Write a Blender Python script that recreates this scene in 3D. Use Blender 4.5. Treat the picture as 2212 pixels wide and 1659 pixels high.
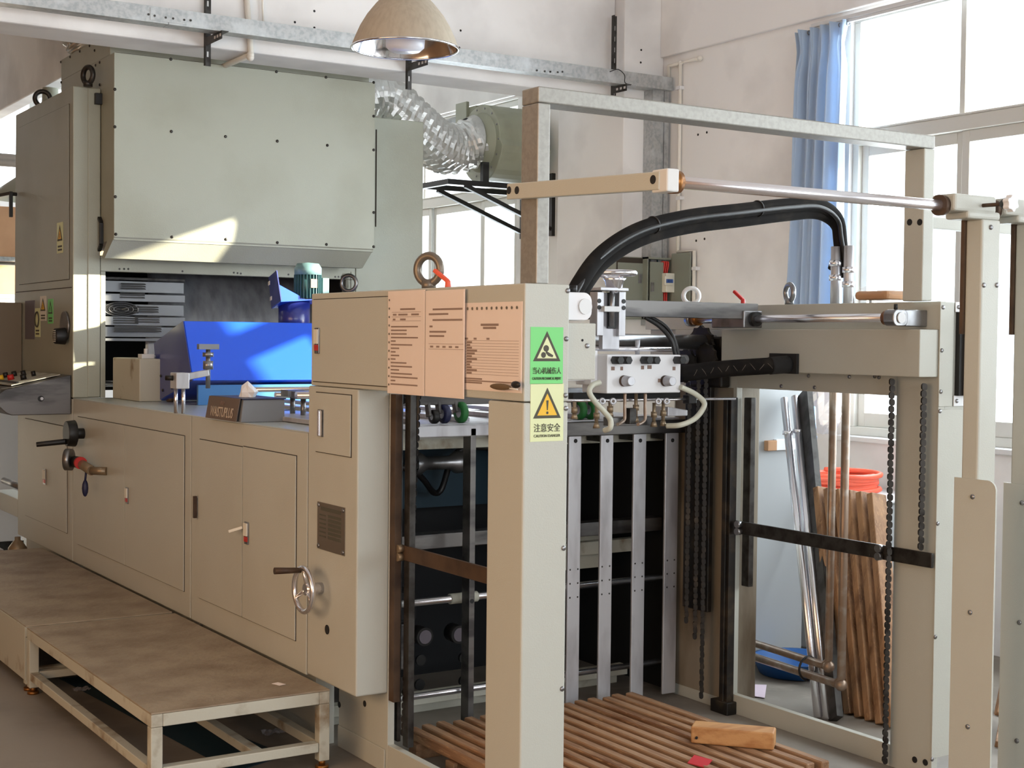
import bpy, math, random
from mathutils import Vector, Matrix
random.seed(7)
sc = bpy.context.scene
for o in list(bpy.data.objects): bpy.data.objects.remove(o)

# ---------------------------------------------------------------- camera
FPX, YAW, PIT, ROL, CX, CY = 3079.7, 0.570282, -0.0315598, 0.0104691, 1106.0, 829.5
CAM = Vector((0, 0, 1.6))
FW = Vector((math.sin(YAW)*math.cos(PIT), math.cos(YAW)*math.cos(PIT), math.sin(PIT)))
_r = Vector((math.cos(YAW), -math.sin(YAW), 0)); _u = _r.cross(FW)
RT = math.cos(ROL)*_r + math.sin(ROL)*_u
UP = -math.sin(ROL)*_r + math.cos(ROL)*_u
cam = bpy.data.cameras.new('camera'); camo = bpy.data.objects.new('camera', cam)
sc.collection.objects.link(camo); sc.camera = camo
cam.sensor_width = 36.0; cam.lens = 36.0*FPX/2212.0; cam.clip_end = 200
M = Matrix.Identity(4)
for i in range(3):
    M[i][0] = RT[i]; M[i][1] = UP[i]; M[i][2] = -FW[i]; M[i][3] = CAM[i]
camo.matrix_world = M

def at(u, v, x=None, y=None, z=None):
    """world point where the sight line through a photo pixel meets one plane of the room"""
    d = FW + (u-CX)/FPX*RT - (v-CY)/FPX*UP
    if x is not None: t = (x-CAM.x)/d.x
    elif y is not None: t = (y-CAM.y)/d.y
    else: t = (z-CAM.z)/d.z
    return CAM + t*d

# ---------------------------------------------------------------- world, lights, exposure
def lin(r, g, b):
    f = lambda c: (c/255/12.92) if c/255 <= .04045 else ((c/255+.055)/1.055)**2.4
    return (f(r), f(g), f(b), 1)
w = bpy.data.worlds.new('sky'); sc.world = w; w.use_nodes = True
bg = w.node_tree.nodes['Background']; bg.inputs[0].default_value = (.86, .93, 1, 1); bg.inputs[1].default_value = 3.0
vs = sc.view_settings; vs.view_transform = 'Standard'; vs.look = 'None'; vs.gamma = 1; vs.exposure = 0.3; vs.use_curve_mapping = False

def area(name, loc, direction, sx, sy, power, col):
    l = bpy.data.lights.new(name, 'AREA'); l.shape = 'RECTANGLE'; l.size = sx; l.size_y = sy; l.energy = power; l.color = col
    o = bpy.data.objects.new(name, l); sc.collection.objects.link(o); o.location = loc
    o.rotation_euler = Vector(direction).to_track_quat('-Z', 'Y').to_euler(); return o
XR = 6.03
SUNY = 2.92
area('daylight_window_right', (XR+.45, 4.2, 2.3), (-1, 0, 0), 3.6, 2.4, 200, (.88, .94, 1))
area('daylight_window_right', (XR+.45, -.4, 2.3), (-1, 0, 0), 5.0, 2.4, 165, (.88, .94, 1))
area('daylight_window_far', (XR+.45, 11.2, 2.3), (-1, 0, 0), 3.6, 2.4, 200, (.88, .94, 1))
area('warm_fill_left', (-2.3, 2.6, 1.9), (1, 0, -.1), 4.5, 1.8, 98, (1, .66, .39))  # warm fill lamp added inside the room, before the closed left opening
area('cool_fill_front', (1.2, -4.0, 2.3), (0, 1, 0), 5.0, 2.2, 185, (.90, .95, 1))  # cool fill lamp added before a solid wall, no opening behind it
sun = bpy.data.lights.new('sun', 'SUN'); sun.energy = 26; sun.angle = .012; sun.color = (1, .86, .66)
suno = bpy.data.objects.new('sun', sun); sc.collection.objects.link(suno)
suno.rotation_euler = Vector((-1, .815, -.38)).to_track_quat('-Z', 'Y').to_euler()

# ---------------------------------------------------------------- materials
MATS = {}
def mat(name, col, rough=.5, metal=0, var=None, bump=None, var2=None, trans=0, emit=0, coat=0, spec=.5, stretch=(1,1,1)):
    m = bpy.data.materials.new(name); m.use_nodes = True; nt = m.node_tree; N = nt.nodes; L = nt.links
    b = N['Principled BSDF']
    c = lin(*col); b.inputs['Base Color'].default_value = c
    b.inputs['Roughness'].default_value = rough; b.inputs['Metallic'].default_value = metal
    b.inputs['Specular IOR Level'].default_value = spec
    if coat: b.inputs['Coat Weight'].default_value = coat; b.inputs['Coat Roughness'].default_value = .12
    if trans: b.inputs['Transmission Weight'].default_value = trans
    if emit: b.inputs['Emission Color'].default_value = c; b.inputs['Emission Strength'].default_value = emit
    tc = None
    def coord():
        nonlocal tc
        if tc is None:
            g = N.new('ShaderNodeNewGeometry'); mp = N.new('ShaderNodeMapping'); L.new(g.outputs['Position'], mp.inputs['Vector'])
            mp.inputs['Scale'].default_value = stretch; tc = mp.outputs['Vector']
        return tc
    prev = None
    for vr in (var, var2):
        if not vr: continue
        sc_, col2, lo, hi = vr
        n = N.new('ShaderNodeTexNoise'); n.inputs['Scale'].default_value = sc_; n.inputs['Detail'].default_value = 5; L.new(coord(), n.inputs['Vector'])
        mr = N.new('ShaderNodeMapRange'); mr.inputs['From Min'].default_value = lo; mr.inputs['From Max'].default_value = hi; L.new(n.outputs['Fac'], mr.inputs['Value'])
        mx = N.new('ShaderNodeMix'); mx.data_type = 'RGBA'; L.new(mr.outputs['Result'], mx.inputs['Factor'])
        if prev is None: mx.inputs['A'].default_value = c
        else: L.new(prev, mx.inputs['A'])
        mx.inputs['B'].default_value = lin(*col2); prev = mx.outputs['Result']; L.new(prev, b.inputs['Base Color'])
    if bump:
        n = N.new('ShaderNodeTexNoise'); n.inputs['Scale'].default_value = bump[0]; n.inputs['Detail'].default_value = 4; L.new(coord(), n.inputs['Vector'])
        bp = N.new('ShaderNodeBump'); bp.inputs['Strength'].default_value = bump[1]; bp.inputs['Distance'].default_value = .01
        L.new(n.outputs['Fac'], bp.inputs['Height']); L.new(bp.outputs['Normal'], b.inputs['Normal'])
    MATS[name] = m; return m
mat('wall', (242, 241, 240), .9, var=(1.3, (206, 204, 203), .45, .75), bump=(60, .05))
mat('wall_left', (150, 106, 68), .9)
mat('ceiling', (214, 212, 210), .9)
mat('concrete', (142, 134, 124), .62, var=(1.1, (104, 96, 88), .4, .7), var2=(9, (142, 133, 122), .52, .75), bump=(30, .08))
mat('paint', (188, 189, 180), .46, var=(1.2, (178, 177, 166), .5, .8), bump=(220, .10))
mat('paint_hood', (164, 166, 152), .4, var=(1.6, (150, 150, 134), .45, .75), bump=(150, .09), metal=.15)
mat('paint_old', (186, 184, 170), .55, var=(7, (128, 108, 82), .56, .72), bump=(120, .1))
mat('paint_grimy', (140, 130, 114), .6, var=(5, (92, 78, 60), .45, .66), bump=(60, .12), stretch=(1, 1, .3))
mat('paint_box', (132, 136, 124), .45)
mat('dark_seam', (58, 50, 42), .8)
mat('galv', (186, 188, 188), .42, .55, var=(46, (166, 170, 172), .42, .62), var2=(9, (204, 208, 210), .5, .75))
mat('alu', (196, 196, 200), .4, .5, var=(14, (168, 166, 170), .45, .7), stretch=(1, 1, .25))
mat('galv_gantry', (158, 156, 150), .42, .4, var=(60, (148, 146, 140), .42, .62))
mat('worktop_sheet', (190, 196, 194), .32, .25)
mat('alu_white', (214, 215, 216), .5, .2)
mat('window_alu', (205, 205, 200), .5, .15)
mat('steel', (150, 150, 152), .32, .9, var=(10, (112, 110, 110), .45, .7))
mat('steel_dark', (74, 72, 70), .45, .8, var=(16, (48, 45, 42), .45, .65))
mat('steel_bare', (120, 117, 115), .42, .85, var=(6, (82, 80, 80), .46, .62), stretch=(.4, 1, 2))
mat('chrome', (232, 232, 238), .22, .95)
mat('copper_pipe', (152, 132, 116), .4, .65, var=(20, (170, 160, 150), .5, .7))
mat('rust_brown', (92, 72, 56), .55, .4, var=(9, (66, 50, 40), .4, .7))
mat('black', (20, 19, 19), .45)
mat('black_matte', (30, 30, 31), .8)
mat('rubber', (28, 26, 25), .9, var=(12, (44, 40, 36), .5, .7), spec=.12)
mat('grease', (30, 27, 24), .45, .3, var=(14, (62, 52, 40), .5, .7))
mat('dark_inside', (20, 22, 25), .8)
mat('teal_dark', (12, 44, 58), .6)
mat('wood', (160, 126, 96), .65, var=(4, (118, 80, 52), .42, .68), var2=(26, (176, 136, 98), .55, .7), stretch=(6, .7, 6), bump=(20, .1))
mat('wood_up', (164, 126, 92), .65, var=(4, (112, 78, 52), .42, .68), var2=(26, (178, 138, 98), .55, .7), stretch=(6, 6, .7), bump=(20, .1))
mat('wood_light', (196, 146, 94), .6, var=(5, (166, 112, 64), .45, .7), stretch=(1, 4, 6), bump=(30, .1))
mat('blue_paint', (18, 84, 224), .3, coat=.4, bump=(9, .03))
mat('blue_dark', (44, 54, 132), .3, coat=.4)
mat('motor_green', (58, 98, 104), .45)
mat('motor_cap', (108, 144, 148), .35)
mat('film', (160, 162, 166), .3, .6, var=(3, (128, 130, 134), .4, .7), stretch=(6, 6, .15), bump=(18, .12))
mat('louvre', (138, 140, 142), .4, .5)
mat('shade_out', (178, 166, 148), .7, var=(60, (168, 156, 138), .4, .7), stretch=(1, 1, .05))
mat('reflector', (225, 225, 228), .12, 1)
mat('bulb', (232, 232, 240), .3, spec=.5)
mat('duct_alu', (214, 214, 212), .34, .8, bump=(40, .4))
mat('blower_paint', (160, 162, 142), .45, var=(3, (140, 140, 120), .45, .7))
mat('pvc', (232, 228, 218), .4)
mat('red', (190, 40, 36), .4)
mat('red_tag', (196, 46, 56), .5)
mat('orange_red', (232, 96, 68), .45)
mat('blue_tub', (36, 92, 158), .45)
mat('cyan_pipe', (66, 120, 180), .3)
mat('paper', (244, 230, 222), .7)
mat('paper_pink', (214, 196, 210), .8)
mat('ink', (140, 116, 104), .8)
mat('ink_dark', (78, 76, 64), .7)
mat('ink_light', (204, 186, 166), .6)
mat('sticker_green', (120, 214, 124), .45)
mat('sticker_pale', (222, 228, 178), .45)
mat('sticker_yellow', (236, 186, 40), .45)
mat('sticker_white', (224, 220, 208), .5)
mat('plate_metal', (126, 116, 104), .4, .6)
mat('cardboard_dark', (106, 92, 82), .6)
mat('cardboard_inside', (124, 128, 134), .55)
mat('cardboard', (196, 152, 114), .75, var=(3, (178, 134, 98), .4, .7))
mat('tissue', (236, 238, 244), .9)
mat('green_wheel', (36, 112, 52), .5)
mat('navy', (30, 34, 70), .45)
mat('white_plastic', (228, 228, 230), .35)
mat('hose_clear', (200, 200, 184), .35)
mat('breaker', (224, 220, 206), .4)
mat('breaker_blue', (52, 84, 150), .4)
mat('brass', (150, 132, 108), .4, .6)
mat('bronze', (140, 92, 44), .35, .7)
mat('tape', (214, 214, 212), .5)
mat('platform_top', (164, 148, 126), .55, .25, var=(5, (136, 118, 98), .4, .68), bump=(34, .45))
mat('feather', (104, 84, 60), .8)
mat('door_brown', (118, 104, 84), .55)
mat('grey_cabinet', (172, 176, 178), .45)
mat('label_blue_grey', (104, 96, 104), .5)

def glass_mat():
    m = bpy.data.materials.new('glass'); m.use_nodes = True; nt = m.node_tree; N = nt.nodes; L = nt.links; N.clear()
    o = N.new('ShaderNodeOutputMaterial'); t = N.new('ShaderNodeBsdfTransparent'); g = N.new('ShaderNodeBsdfGlossy'); x = N.new('ShaderNodeMixShader')
    t.inputs[0].default_value = (.95, .97, .97, 1); g.inputs['Roughness'].default_value = .05; x.inputs[0].default_value = .07
    L.new(t.outputs[0], x.inputs[1]); L.new(g.outputs[0], x.inputs[2]); L.new(x.outputs[0], o.inputs[0]); MATS['glass'] = m
def sheet_mat(name, col, tr, alpha):
    m = bpy.data.materials.new(name); m.use_nodes = True; nt = m.node_tree; N = nt.nodes; L = nt.links; N.clear()
    o = N.new('ShaderNodeOutputMaterial'); d = N.new('ShaderNodeBsdfDiffuse'); t = N.new('ShaderNodeBsdfTranslucent'); x = N.new('ShaderNodeMixShader')
    d.inputs[0].default_value = lin(*col); t.inputs[0].default_value = lin(*col); x.inputs[0].default_value = tr
    L.new(d.outputs[0], x.inputs[1]); L.new(t.outputs[0], x.inputs[2])
    if alpha < 1:
        p = N.new('ShaderNodeBsdfTransparent'); g = N.new('ShaderNodeBsdfGlossy'); g.inputs['Roughness'].default_value = .15
        y = N.new('ShaderNodeMixShader'); y.inputs[0].default_value = .3; z = N.new('ShaderNodeMixShader'); z.inputs[0].default_value = alpha
        L.new(x.outputs[0], y.inputs[1]); L.new(g.outputs[0], y.inputs[2]); L.new(p.outputs[0], z.inputs[1]); L.new(y.outputs[0], z.inputs[2]); x = z
    L.new(x.outputs[0], o.inputs[0]); MATS[name] = m
glass_mat()
sheet_mat('curtain', (200, 219, 240), .32, 1)
sheet_mat('plastic_film', (240, 228, 218), .4, .16)
sheet_mat('plastic_bag', (226, 226, 236), .5, .45)

# ---------------------------------------------------------------- mesh helpers
C = sc.collection
WL = {}
V = Vector
class MB:
    def __init__(s): s.v = []; s.f = []; s.sm = []
    def add(s, vs, fs, sm=False):
        n = len(s.v); s.v += [V(p) for p in vs]
        for f in fs: s.f.append([n+i for i in f]); s.sm.append(sm)
        return s
    def box(s, x0, x1, y0, y1, z0, z1):
        if x0 > x1: x0, x1 = x1, x0
        if y0 > y1: y0, y1 = y1, y0
        if z0 > z1: z0, z1 = z1, z0
        return s.add([(x0,y0,z0),(x1,y0,z0),(x1,y1,z0),(x0,y1,z0),(x0,y0,z1),(x1,y0,z1),(x1,y1,z1),(x0,y1,z1)],
                     [(0,3,2,1),(4,5,6,7),(0,1,5,4),(1,2,6,5),(2,3,7,6),(3,0,4,7)])
    def obox(s, c, ex, ey, ez, sx, sy, sz):
        c = V(c); ex = V(ex).normalized()*sx/2; ey = V(ey).normalized()*sy/2; ez = V(ez).normalized()*sz/2
        return s.add([c-ex-ey-ez, c+ex-ey-ez, c+ex+ey-ez, c-ex+ey-ez, c-ex-ey+ez, c+ex-ey+ez, c+ex+ey+ez, c-ex+ey+ez],
                     [(0,3,2,1),(4,5,6,7),(0,1,5,4),(1,2,6,5),(2,3,7,6),(3,0,4,7)])
    def bar(s, p0, p1, wd, ht, up=(0,0,1)):
        p0 = V(p0); p1 = V(p1); d = p1-p0; side = d.cross(V(up))
        if side.length < 1e-6: side = d.cross(V((1,0,0)))
        return s.obox((p0+p1)/2, d, side, side.cross(d), d.length, wd, ht)
    def prism(s, pts, vec):
        pts = [V(p) for p in pts]; n = len(pts); vec = V(vec)
        nrm = V((0,0,0))
        for i in range(n): nrm += pts[i].cross(pts[(i+1) % n])
        fl = nrm.dot(vec) > 0
        top = [p+vec for p in pts]
        fs = [tuple(reversed(range(n))), tuple(range(n, 2*n))] + [(i, (i+1) % n, n+(i+1) % n, n+i) for i in range(n)]
        if not fl: fs = [tuple(reversed(f)) for f in fs]
        return s.add(pts+top, fs)
    def tube(s, pts, r, n=10, cap=True, closed=False):
        pts = [V(p) for p in pts]; m = len(pts)
        rr = r if isinstance(r, (list, tuple)) else [r]*m
        ring = []; prev = None
        for i, p in enumerate(pts):
            a = pts[(i-1) % m] if (i > 0 or closed) else p
            b = pts[(i+1) % m] if (i < m-1 or closed) else p
            t = (b-a).normalized()
            if prev is None:
                k = V((0,0,1)) if abs(t.z) < .9 else V((1,0,0)); e = t.cross(k).normalized()
            else:
                e = prev - t*prev.dot(t); e.normalize()
            prev = e; g = t.cross(e)
            ring.append([p + rr[i]*(math.cos(2*math.pi*j/n)*e + math.sin(2*math.pi*j/n)*g) for j in range(n)])
        base = len(s.v)
        for q in ring: s.v += q
        mm = m if closed else m-1
        for i in range(mm):
            for j in range(n):
                a = base+i*n+j; b = base+i*n+(j+1) % n; c = base+((i+1) % m)*n+(j+1) % n; d = base+((i+1) % m)*n+j
                s.f.append([a, b, c, d]); s.sm.append(True)
        if cap and not closed:
            s.f.append([base+j for j in reversed(range(n))]); s.sm.append(False)
            s.f.append([base+(m-1)*n+j for j in range(n)]); s.sm.append(False)
        return s
    def cyl(s, p0, p1, r, r2=None, n=18): return s.tube([p0, p1], [r, r if r2 is None else r2], n)
    def torus(s, c, nrm, R, r, n=28, m=10):
        nrm = V(nrm).normalized(); k = V((0,0,1)) if abs(nrm.z) < .9 else V((1,0,0)); a = nrm.cross(k).normalized(); b = nrm.cross(a); c = V(c)
        return s.tube([c + R*(math.cos(2*math.pi*i/n)*a + math.sin(2*math.pi*i/n)*b) for i in range(n)], r, m, closed=True)
    def lathe(s, prof, o, ax, n=28):
        ax = V(ax).normalized(); o = V(o); k = V((0,0,1)) if abs(ax.z) < .9 else V((1,0,0)); a = ax.cross(k).normalized(); b = ax.cross(a)
        base = len(s.v)
        for (r, h) in prof:
            for j in range(n): s.v.append(o + ax*h + r*(math.cos(2*math.pi*j/n)*a + math.sin(2*math.pi*j/n)*b))
        for i in range(len(prof)-1):
            for j in range(n):
                s.f.append([base+i*n+j, base+i*n+(j+1) % n, base+(i+1)*n+(j+1) % n, base+(i+1)*n+j]); s.sm.append(True)
        return s
    def disc(s, c, nrm, r, th, n=20): c = V(c); return s.cyl(c, c+V(nrm).normalized()*th, r, n=n)
    def ball(s, c, r, n=10, m=6, sq=(1,1,1)):
        c = V(c); vs = []; fs = []
        for i in range(m+1):
            t = math.pi*i/m
            for j in range(n):
                p = 2*math.pi*j/n; vs.append(c + V((r*sq[0]*math.sin(t)*math.cos(p), r*sq[1]*math.sin(t)*math.sin(p), r*sq[2]*math.cos(t))))
        for i in range(m):
            for j in range(n): fs.append((i*n+j, (i+1)*n+j, (i+1)*n+(j+1) % n, i*n+(j+1) % n))
        return s.add(vs, fs, True)
    def mesh(s, name, m, origin):
        me = bpy.data.meshes.new(name); me.from_pydata([tuple(p-origin) for p in s.v], [], s.f)
        me.polygons.foreach_set('use_smooth', s.sm); me.materials.append(MATS[m]); me.update(); return me
    def build(s, name, m, parent=None, bevel=0, seg=2):
        xs = [p.x for p in s.v]; ys = [p.y for p in s.v]; zs = [p.z for p in s.v]
        o0 = V(((min(xs)+max(xs))/2, (min(ys)+max(ys))/2, min(zs)))
        o = bpy.data.objects.new(name, s.mesh(name, m, o0)); C.objects.link(o); place(o, o0, parent)
        if bevel:
            b = o.modifiers.new('bevel', 'BEVEL'); b.width = bevel; b.segments = seg; b.limit_method = 'ANGLE'; b.harden_normals = False
        return o
def place(o, loc, parent=None):
    loc = V(loc); WL[o.name] = loc; o.location = loc
    if parent is not None:
        o.parent = parent; o.matrix_parent_inverse = Matrix.Translation(-WL[parent.name])
    return o
def inst(name, me, loc, parent=None, rot=None):
    o = bpy.data.objects.new(name, me); C.objects.link(o); place(o, loc, parent)
    if rot is not None: o.rotation_euler = rot
    return o
def tag(o, label, cat, group=None):
    o['label'] = label; o['category'] = cat
    if group: o['group'] = group
    return o
def thing(name, label, cat, loc, group=None):
    o = bpy.data.objects.new(name, None); C.objects.link(o); place(o, loc); o.empty_display_size = .1
    return tag(o, label, cat, group)
def struct(o): o['kind'] = 'structure'; return o
def B(name, m, parent, *a, bevel=0): return MB().box(*a).build(name, m, parent, bevel)
def text(name, s, m, size, loc, xdir, up, parent, wscale=1.0, th=.0006, align='CENTER'):
    c = bpy.data.curves.new(name, 'FONT'); c.body = s; c.size = size; c.align_x = align; c.align_y = 'CENTER'; c.extrude = th; c.resolution_u = 3
    t = bpy.data.objects.new('tmp', c); C.objects.link(t); bpy.context.view_layer.update()
    me = bpy.data.meshes.new_from_object(t.evaluated_get(bpy.context.evaluated_depsgraph_get())); C.objects.unlink(t); bpy.data.objects.remove(t)
    xd = V(xdir).normalized()*wscale; u = V(up).normalized(); nn = V(xdir).normalized().cross(u)
    R = Matrix(((xd.x, u.x, nn.x, 0), (xd.y, u.y, nn.y, 0), (xd.z, u.z, nn.z, 0), (0, 0, 0, 1)))
    me.transform(R); me.materials.clear(); me.materials.append(MATS[m]); me.name = name
    return inst(name, me, loc, parent)
def spline(pts, n=12):
    pts = [V(p) for p in pts]; out = []
    P = [2*pts[0]-pts[1]] + pts + [2*pts[-1]-pts[-2]]
    for i in range(1, len(P)-2):
        for k in range(n):
            t = k/n; a, b, c, d = P[i-1], P[i], P[i+1], P[i+2]
            out.append(.5*((2*b) + (c-a)*t + (2*a-5*b+4*c-d)*t*t + (3*b-a-3*c+d)*t**3))
    out.append(pts[-1]); return out
def screw_mesh(nrm, r=.008, h=.005, m='steel'):
    return MB().lathe([(r, 0), (r, h*.5), (r*.7, h), (0.0005, h)], (0,0,0), nrm, 10).mesh('screw', m, V((0,0,0)))
SCX = screw_mesh((-1,0,0)); SCY = screw_mesh((0,-1,0)); SCYD = screw_mesh((0,-1,0), .009, .006, 'steel_dark'); SCXD = screw_mesh((-1,0,0), .008, .006, 'steel_dark')
HOLEX = MB().disc((0,0,0), (-1,0,0), .012, .0015, 14).mesh('hole', 'black_matte', V((0,0,0)))
HOLEY = MB().disc((0,0,0), (0,-1,0), .009, .0015, 14).mesh('hole', 'black_matte', V((0,0,0)))
def rounded(c, e1, e2, w_, h_, r, n=5):
    """corner-rounded rectangle outline in the plane of e1,e2"""
    c = V(c); e1 = V(e1); e2 = V(e2); out = []
    for (sx, sy, a0) in ((1,1,0), (-1,1,90), (-1,-1,180), (1,-1,270)):
        for k in range(n+1):
            a = math.radians(a0+90*k/n); out.append(c + e1*(sx*(w_/2-r)+r*math.cos(a)) + e2*(sy*(h_/2-r)+r*math.sin(a)))
    return out

# ================================================================ the room
struct(MB().box(-2.4, XR+.25, -4.2, 15.2, -.1, 0).build('floor', 'concrete'))
struct(MB().box(-2.4, XR+.25, -4.2, 15.2, 4.9, 5.0).build('ceiling', 'ceiling'))
SILL, HEAD = 1.07, 3.47
OPEN = [(-3.4, 2.2), (2.75, 5.86), (9.36, 13.2)]
wr = MB(); wr.box(XR, XR+.25, -4.2, 15.2, 0, SILL).box(XR, XR+.25, -4.2, 15.2, HEAD, 4.9)
e = -4.2
for a, b in OPEN + [(15.2, 15.3)]:
    wr.box(XR, XR+.25, e, a, SILL, HEAD); e = b
struct(wr.build('wall_right', 'wall'))
wl = MB(); wl.box(-2.65, -2.4, -4.2, 15.2, 0, 1.0).box(-2.65, -2.4, -4.2, 15.2, 3.4, 4.9).box(-2.65, -2.4, -4.2, -1.2, 1, 3.4).box(-2.65, -2.4, 5.2, 15.2, 1, 3.4)
struct(wl.build('wall_left', 'wall_left'))
struct(MB().box(-2.4, XR, 15.0, 15.2, 0, 3.0).box(-2.4, XR, 15.0, 15.2, 4.2, 4.9).box(-2.4, 2.0, 15.0, 15.2, 3.0, 4.2).box(5.6, XR, 15.0, 15.2, 3.0, 4.2).build('wall_back', 'wall'))
struct(MB().box(2.0, 5.6, 15.08, 15.14, 3.0, 3.06).box(2.0, 5.6, 15.08, 15.14, 4.14, 4.2).box(3.75, 3.85, 15.08, 15.14, 3.06, 4.14).build('window_5', 'window_alu'))
struct(MB().box(-2.4, XR, -4.4, -4.2, 0, 4.9).build('wall_front', 'wall'))
struct(MB().box(-1.4, 3.8, -4.2, -4.14, 1.1, 1.16).box(-1.4, 3.8, -4.2, -4.14, 3.44, 3.5).box(-1.4, -1.34, -4.2, -4.14, 1.16, 3.44).box(3.74, 3.8, -4.2, -4.14, 1.16, 3.44).box(1.17, 1.23, -4.2, -4.14, 1.16, 3.44).build('front_lamp_frame', 'window_alu'))  # frame added on the solid wall around the front fill lamp
BY0, BY1, BZ = 7.66, 7.99, 3.208
struct(MB().box(-2.4, 5.70, BY0, BY1, BZ, 4.9).build('trim_1', 'wall', bevel=.012))          # the cross beam and wall above it
struct(MB().box(5.70, XR, 7.56, 8.32, 0, 4.9).build('trim_2', 'wall', bevel=.006))           # corner pillar
struct(MB().box(2.93, 3.06, BY1, 15.0, 3.52, 4.9).build('trim_3', 'wall', bevel=.01))        # long beam behind
struct(MB().box(XR-.03, XR, -4.2, 7.56, HEAD+.02, 4.9).build('trim_4', 'wall', bevel=.006))  # shallow beam over the windows
struct(MB().box(XR-.03, XR, 8.32, 15, HEAD+.02, 4.9).build('trim_5', 'wall', bevel=.006))
def window(name, y0, y1, tops, lows, z0=SILL, z1=HEAD):
    """sliding aluminium window: outer frame, transom, upper mullions, lower sash stiles, panes"""
    x0, x1 = XR+.03, XR+.10
    e = struct(bpy.data.objects.new(name, None)); C.objects.link(e); place(e, (XR+.06, (y0+y1)/2, z0))
    f = MB().box(x0, x1, y0, y1, z0, z0+.05).box(x0, x1, y0, y1, z1-.05, z1).box(x0, x1, y0, y0+.045, z0+.05, z1-.05).box(x0, x1, y1-.045, y1, z0+.05, z1-.05)
    f.build('frame', 'window_alu', e, .004)
    MB().box(x0-.015, x1, y0+.045, y1-.045, 2.722, 2.80).box(x0-.02, x1, y0+.045, y1-.045, 2.80, 2.812).build('transom', 'window_alu', e, .004)
    for y in tops: MB().box(x0+.005, x1-.005, y-.018, y+.018, 2.812, z1-.05).build('mullion', 'window_alu', e, .003)
    edges = [y0+.045] + list(tops) + [y1-.045]
    for a, b in zip(edges, edges[1:]): MB().box(XR+.063, XR+.068, a+.014, b-.014, 2.814, z1-.052).build('pane', 'glass', e)
    edges = [y0+.045] + list(lows) + [y1-.045]
    for k, (a, b) in enumerate(zip(edges, edges[1:])):
        dx = .022 if k % 2 else 0
        s = MB().box(x0+.01+dx, x0+.035+dx, a, a+.05, z0+.05, 2.722).box(x0+.01+dx, x0+.035+dx, b-.05, b, z0+.05, 2.722)
        s.box(x0+.01+dx, x0+.035+dx, a+.05, b-.05, z0+.05, z0+.13).box(x0+.01+dx, x0+.035+dx, a+.05, b-.05, 2.66, 2.722)
        sash = s.build('sash', 'window_alu', e, .003)
        MB().box(x0+.02+dx, x0+.025+dx, a+.05, b-.05, z0+.13, 2.66).build('pane', 'glass', sash)
    return e
W1 = window('window_1', 2.75, 5.86, [4.1, 5.09], [3.5, 4.3, 5.09])
B('latch', 'black', W1, XR+.025, XR+.04, 5.69, 5.71, 1.72, 1.86)
window('window_2', 9.36, 13.2, [10.9], [9.95, 10.78, 12.0])
window('window_3', -3.4, 2.2, [-1.2, .6], [-2, -.6, .8])
struct(B('trim_6', 'alu_white', None, XR-.06, XR+.03, 2.72, 5.89, SILL-.03, SILL-.001, bevel=.004))
struct(B('trim_7', 'alu_white', None, XR-.06, XR+.03, 9.33, 13.2, SILL-.03, SILL-.001, bevel=.004))
# unseen wall added outside to keep the low sun off most windows
tag(MB().box(8.0, 8.25, -14.0, SUNY, -.1, 9.0).build('sun_blocker', 'wall'), 'unseen wall added outside the right-hand windows to block the sun', 'wall')
# unseen window frame on the left, added to go with the warm fill lamp
struct(MB().box(-2.55, -2.48, -1.2, 5.2, 1, 1.05).box(-2.55, -2.48, -1.2, 5.2, 3.35, 3.4).box(-2.55, -2.48, 1.97, 2.03, 1.05, 3.35).build('left_lamp_frame', 'window_alu'))
struct(MB().box(-2.62, -2.56, -1.3, 5.3, .95, 3.45).build('trim_8', 'wall_left'))   # unseen panel added to shut sky light out of the left opening
# drill holes and plug holes in the walls
hm = MB().disc((0,0,0), (0,-1,0), .007, .0015, 10).mesh('drill_hole', 'black_matte', V((0,0,0)))
TR1 = bpy.data.objects['trim_1']
for (u, v) in ((637,48),(679,24),(679,60),(967,66),(995,66),(992,103)): inst('drill_hole', hm, at(u, v, y=BY0-.0005), TR1)
TR2 = bpy.data.objects['trim_2']
for (u, v) in ((1385,108),(1384,135)): inst('drill_hole', hm, at(u, v, y=7.5595), TR2)
hx = MB().disc((0,0,0), (-1,0,0), .008, .0015, 10).mesh('drill_hole', 'black_matte', V((0,0,0)))
WR = bpy.data.objects['wall_right']
for (u, v) in ((1508,291),(1527,286),(1504,520),(1522,516)): inst('drill_hole', hx, at(u, v, x=XR-.0005), WR)

# ---------------------------------------------------------------- cable tray
TY0, TY1 = 7.42, 7.52
zt = at(900, 91.5, y=TY0).z
def tray_piece(e, x0, x1):
    MB().box(x0, x1, TY0, TY0+.003, zt-.085, zt).box(x0, x1, TY1-.003, TY1, zt-.085, zt).box(x0, x1, TY0+.003, TY1-.003, zt-.085, zt-.082).build('tray_section', 'galv', e)
tr = thing('cable_tray', 'galvanised steel cable tray running along the wall above the machine', 'cable tray', (4, 7.47, zt-.085))
xj = at(364, 40, y=TY0).x
tray_piece(tr, .6, xj-.002); tray_piece(tr, xj+.002, 6.0)
MB().box(xj-.1, xj+.1, TY0-.003, TY0, zt-.075, zt-.01).build('splice_plate', 'galv', tr)
hb = MB().disc((0,0,0), (0,-1,0), .006, .002, 10).mesh('bolt', 'steel_dark', V((0,0,0)))
for u, v in ((321,31),(334,34),(358,38),(374,40),(398,43),(412,44)): inst('bolt', hb, at(u, v, y=TY0-.003), tr)
for u, v in ((1160,152),(1177,154),(1189,155),(1205,156),(1215,155)): inst('bolt', hb, at(u, v, y=TY0-.003), tr)
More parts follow.
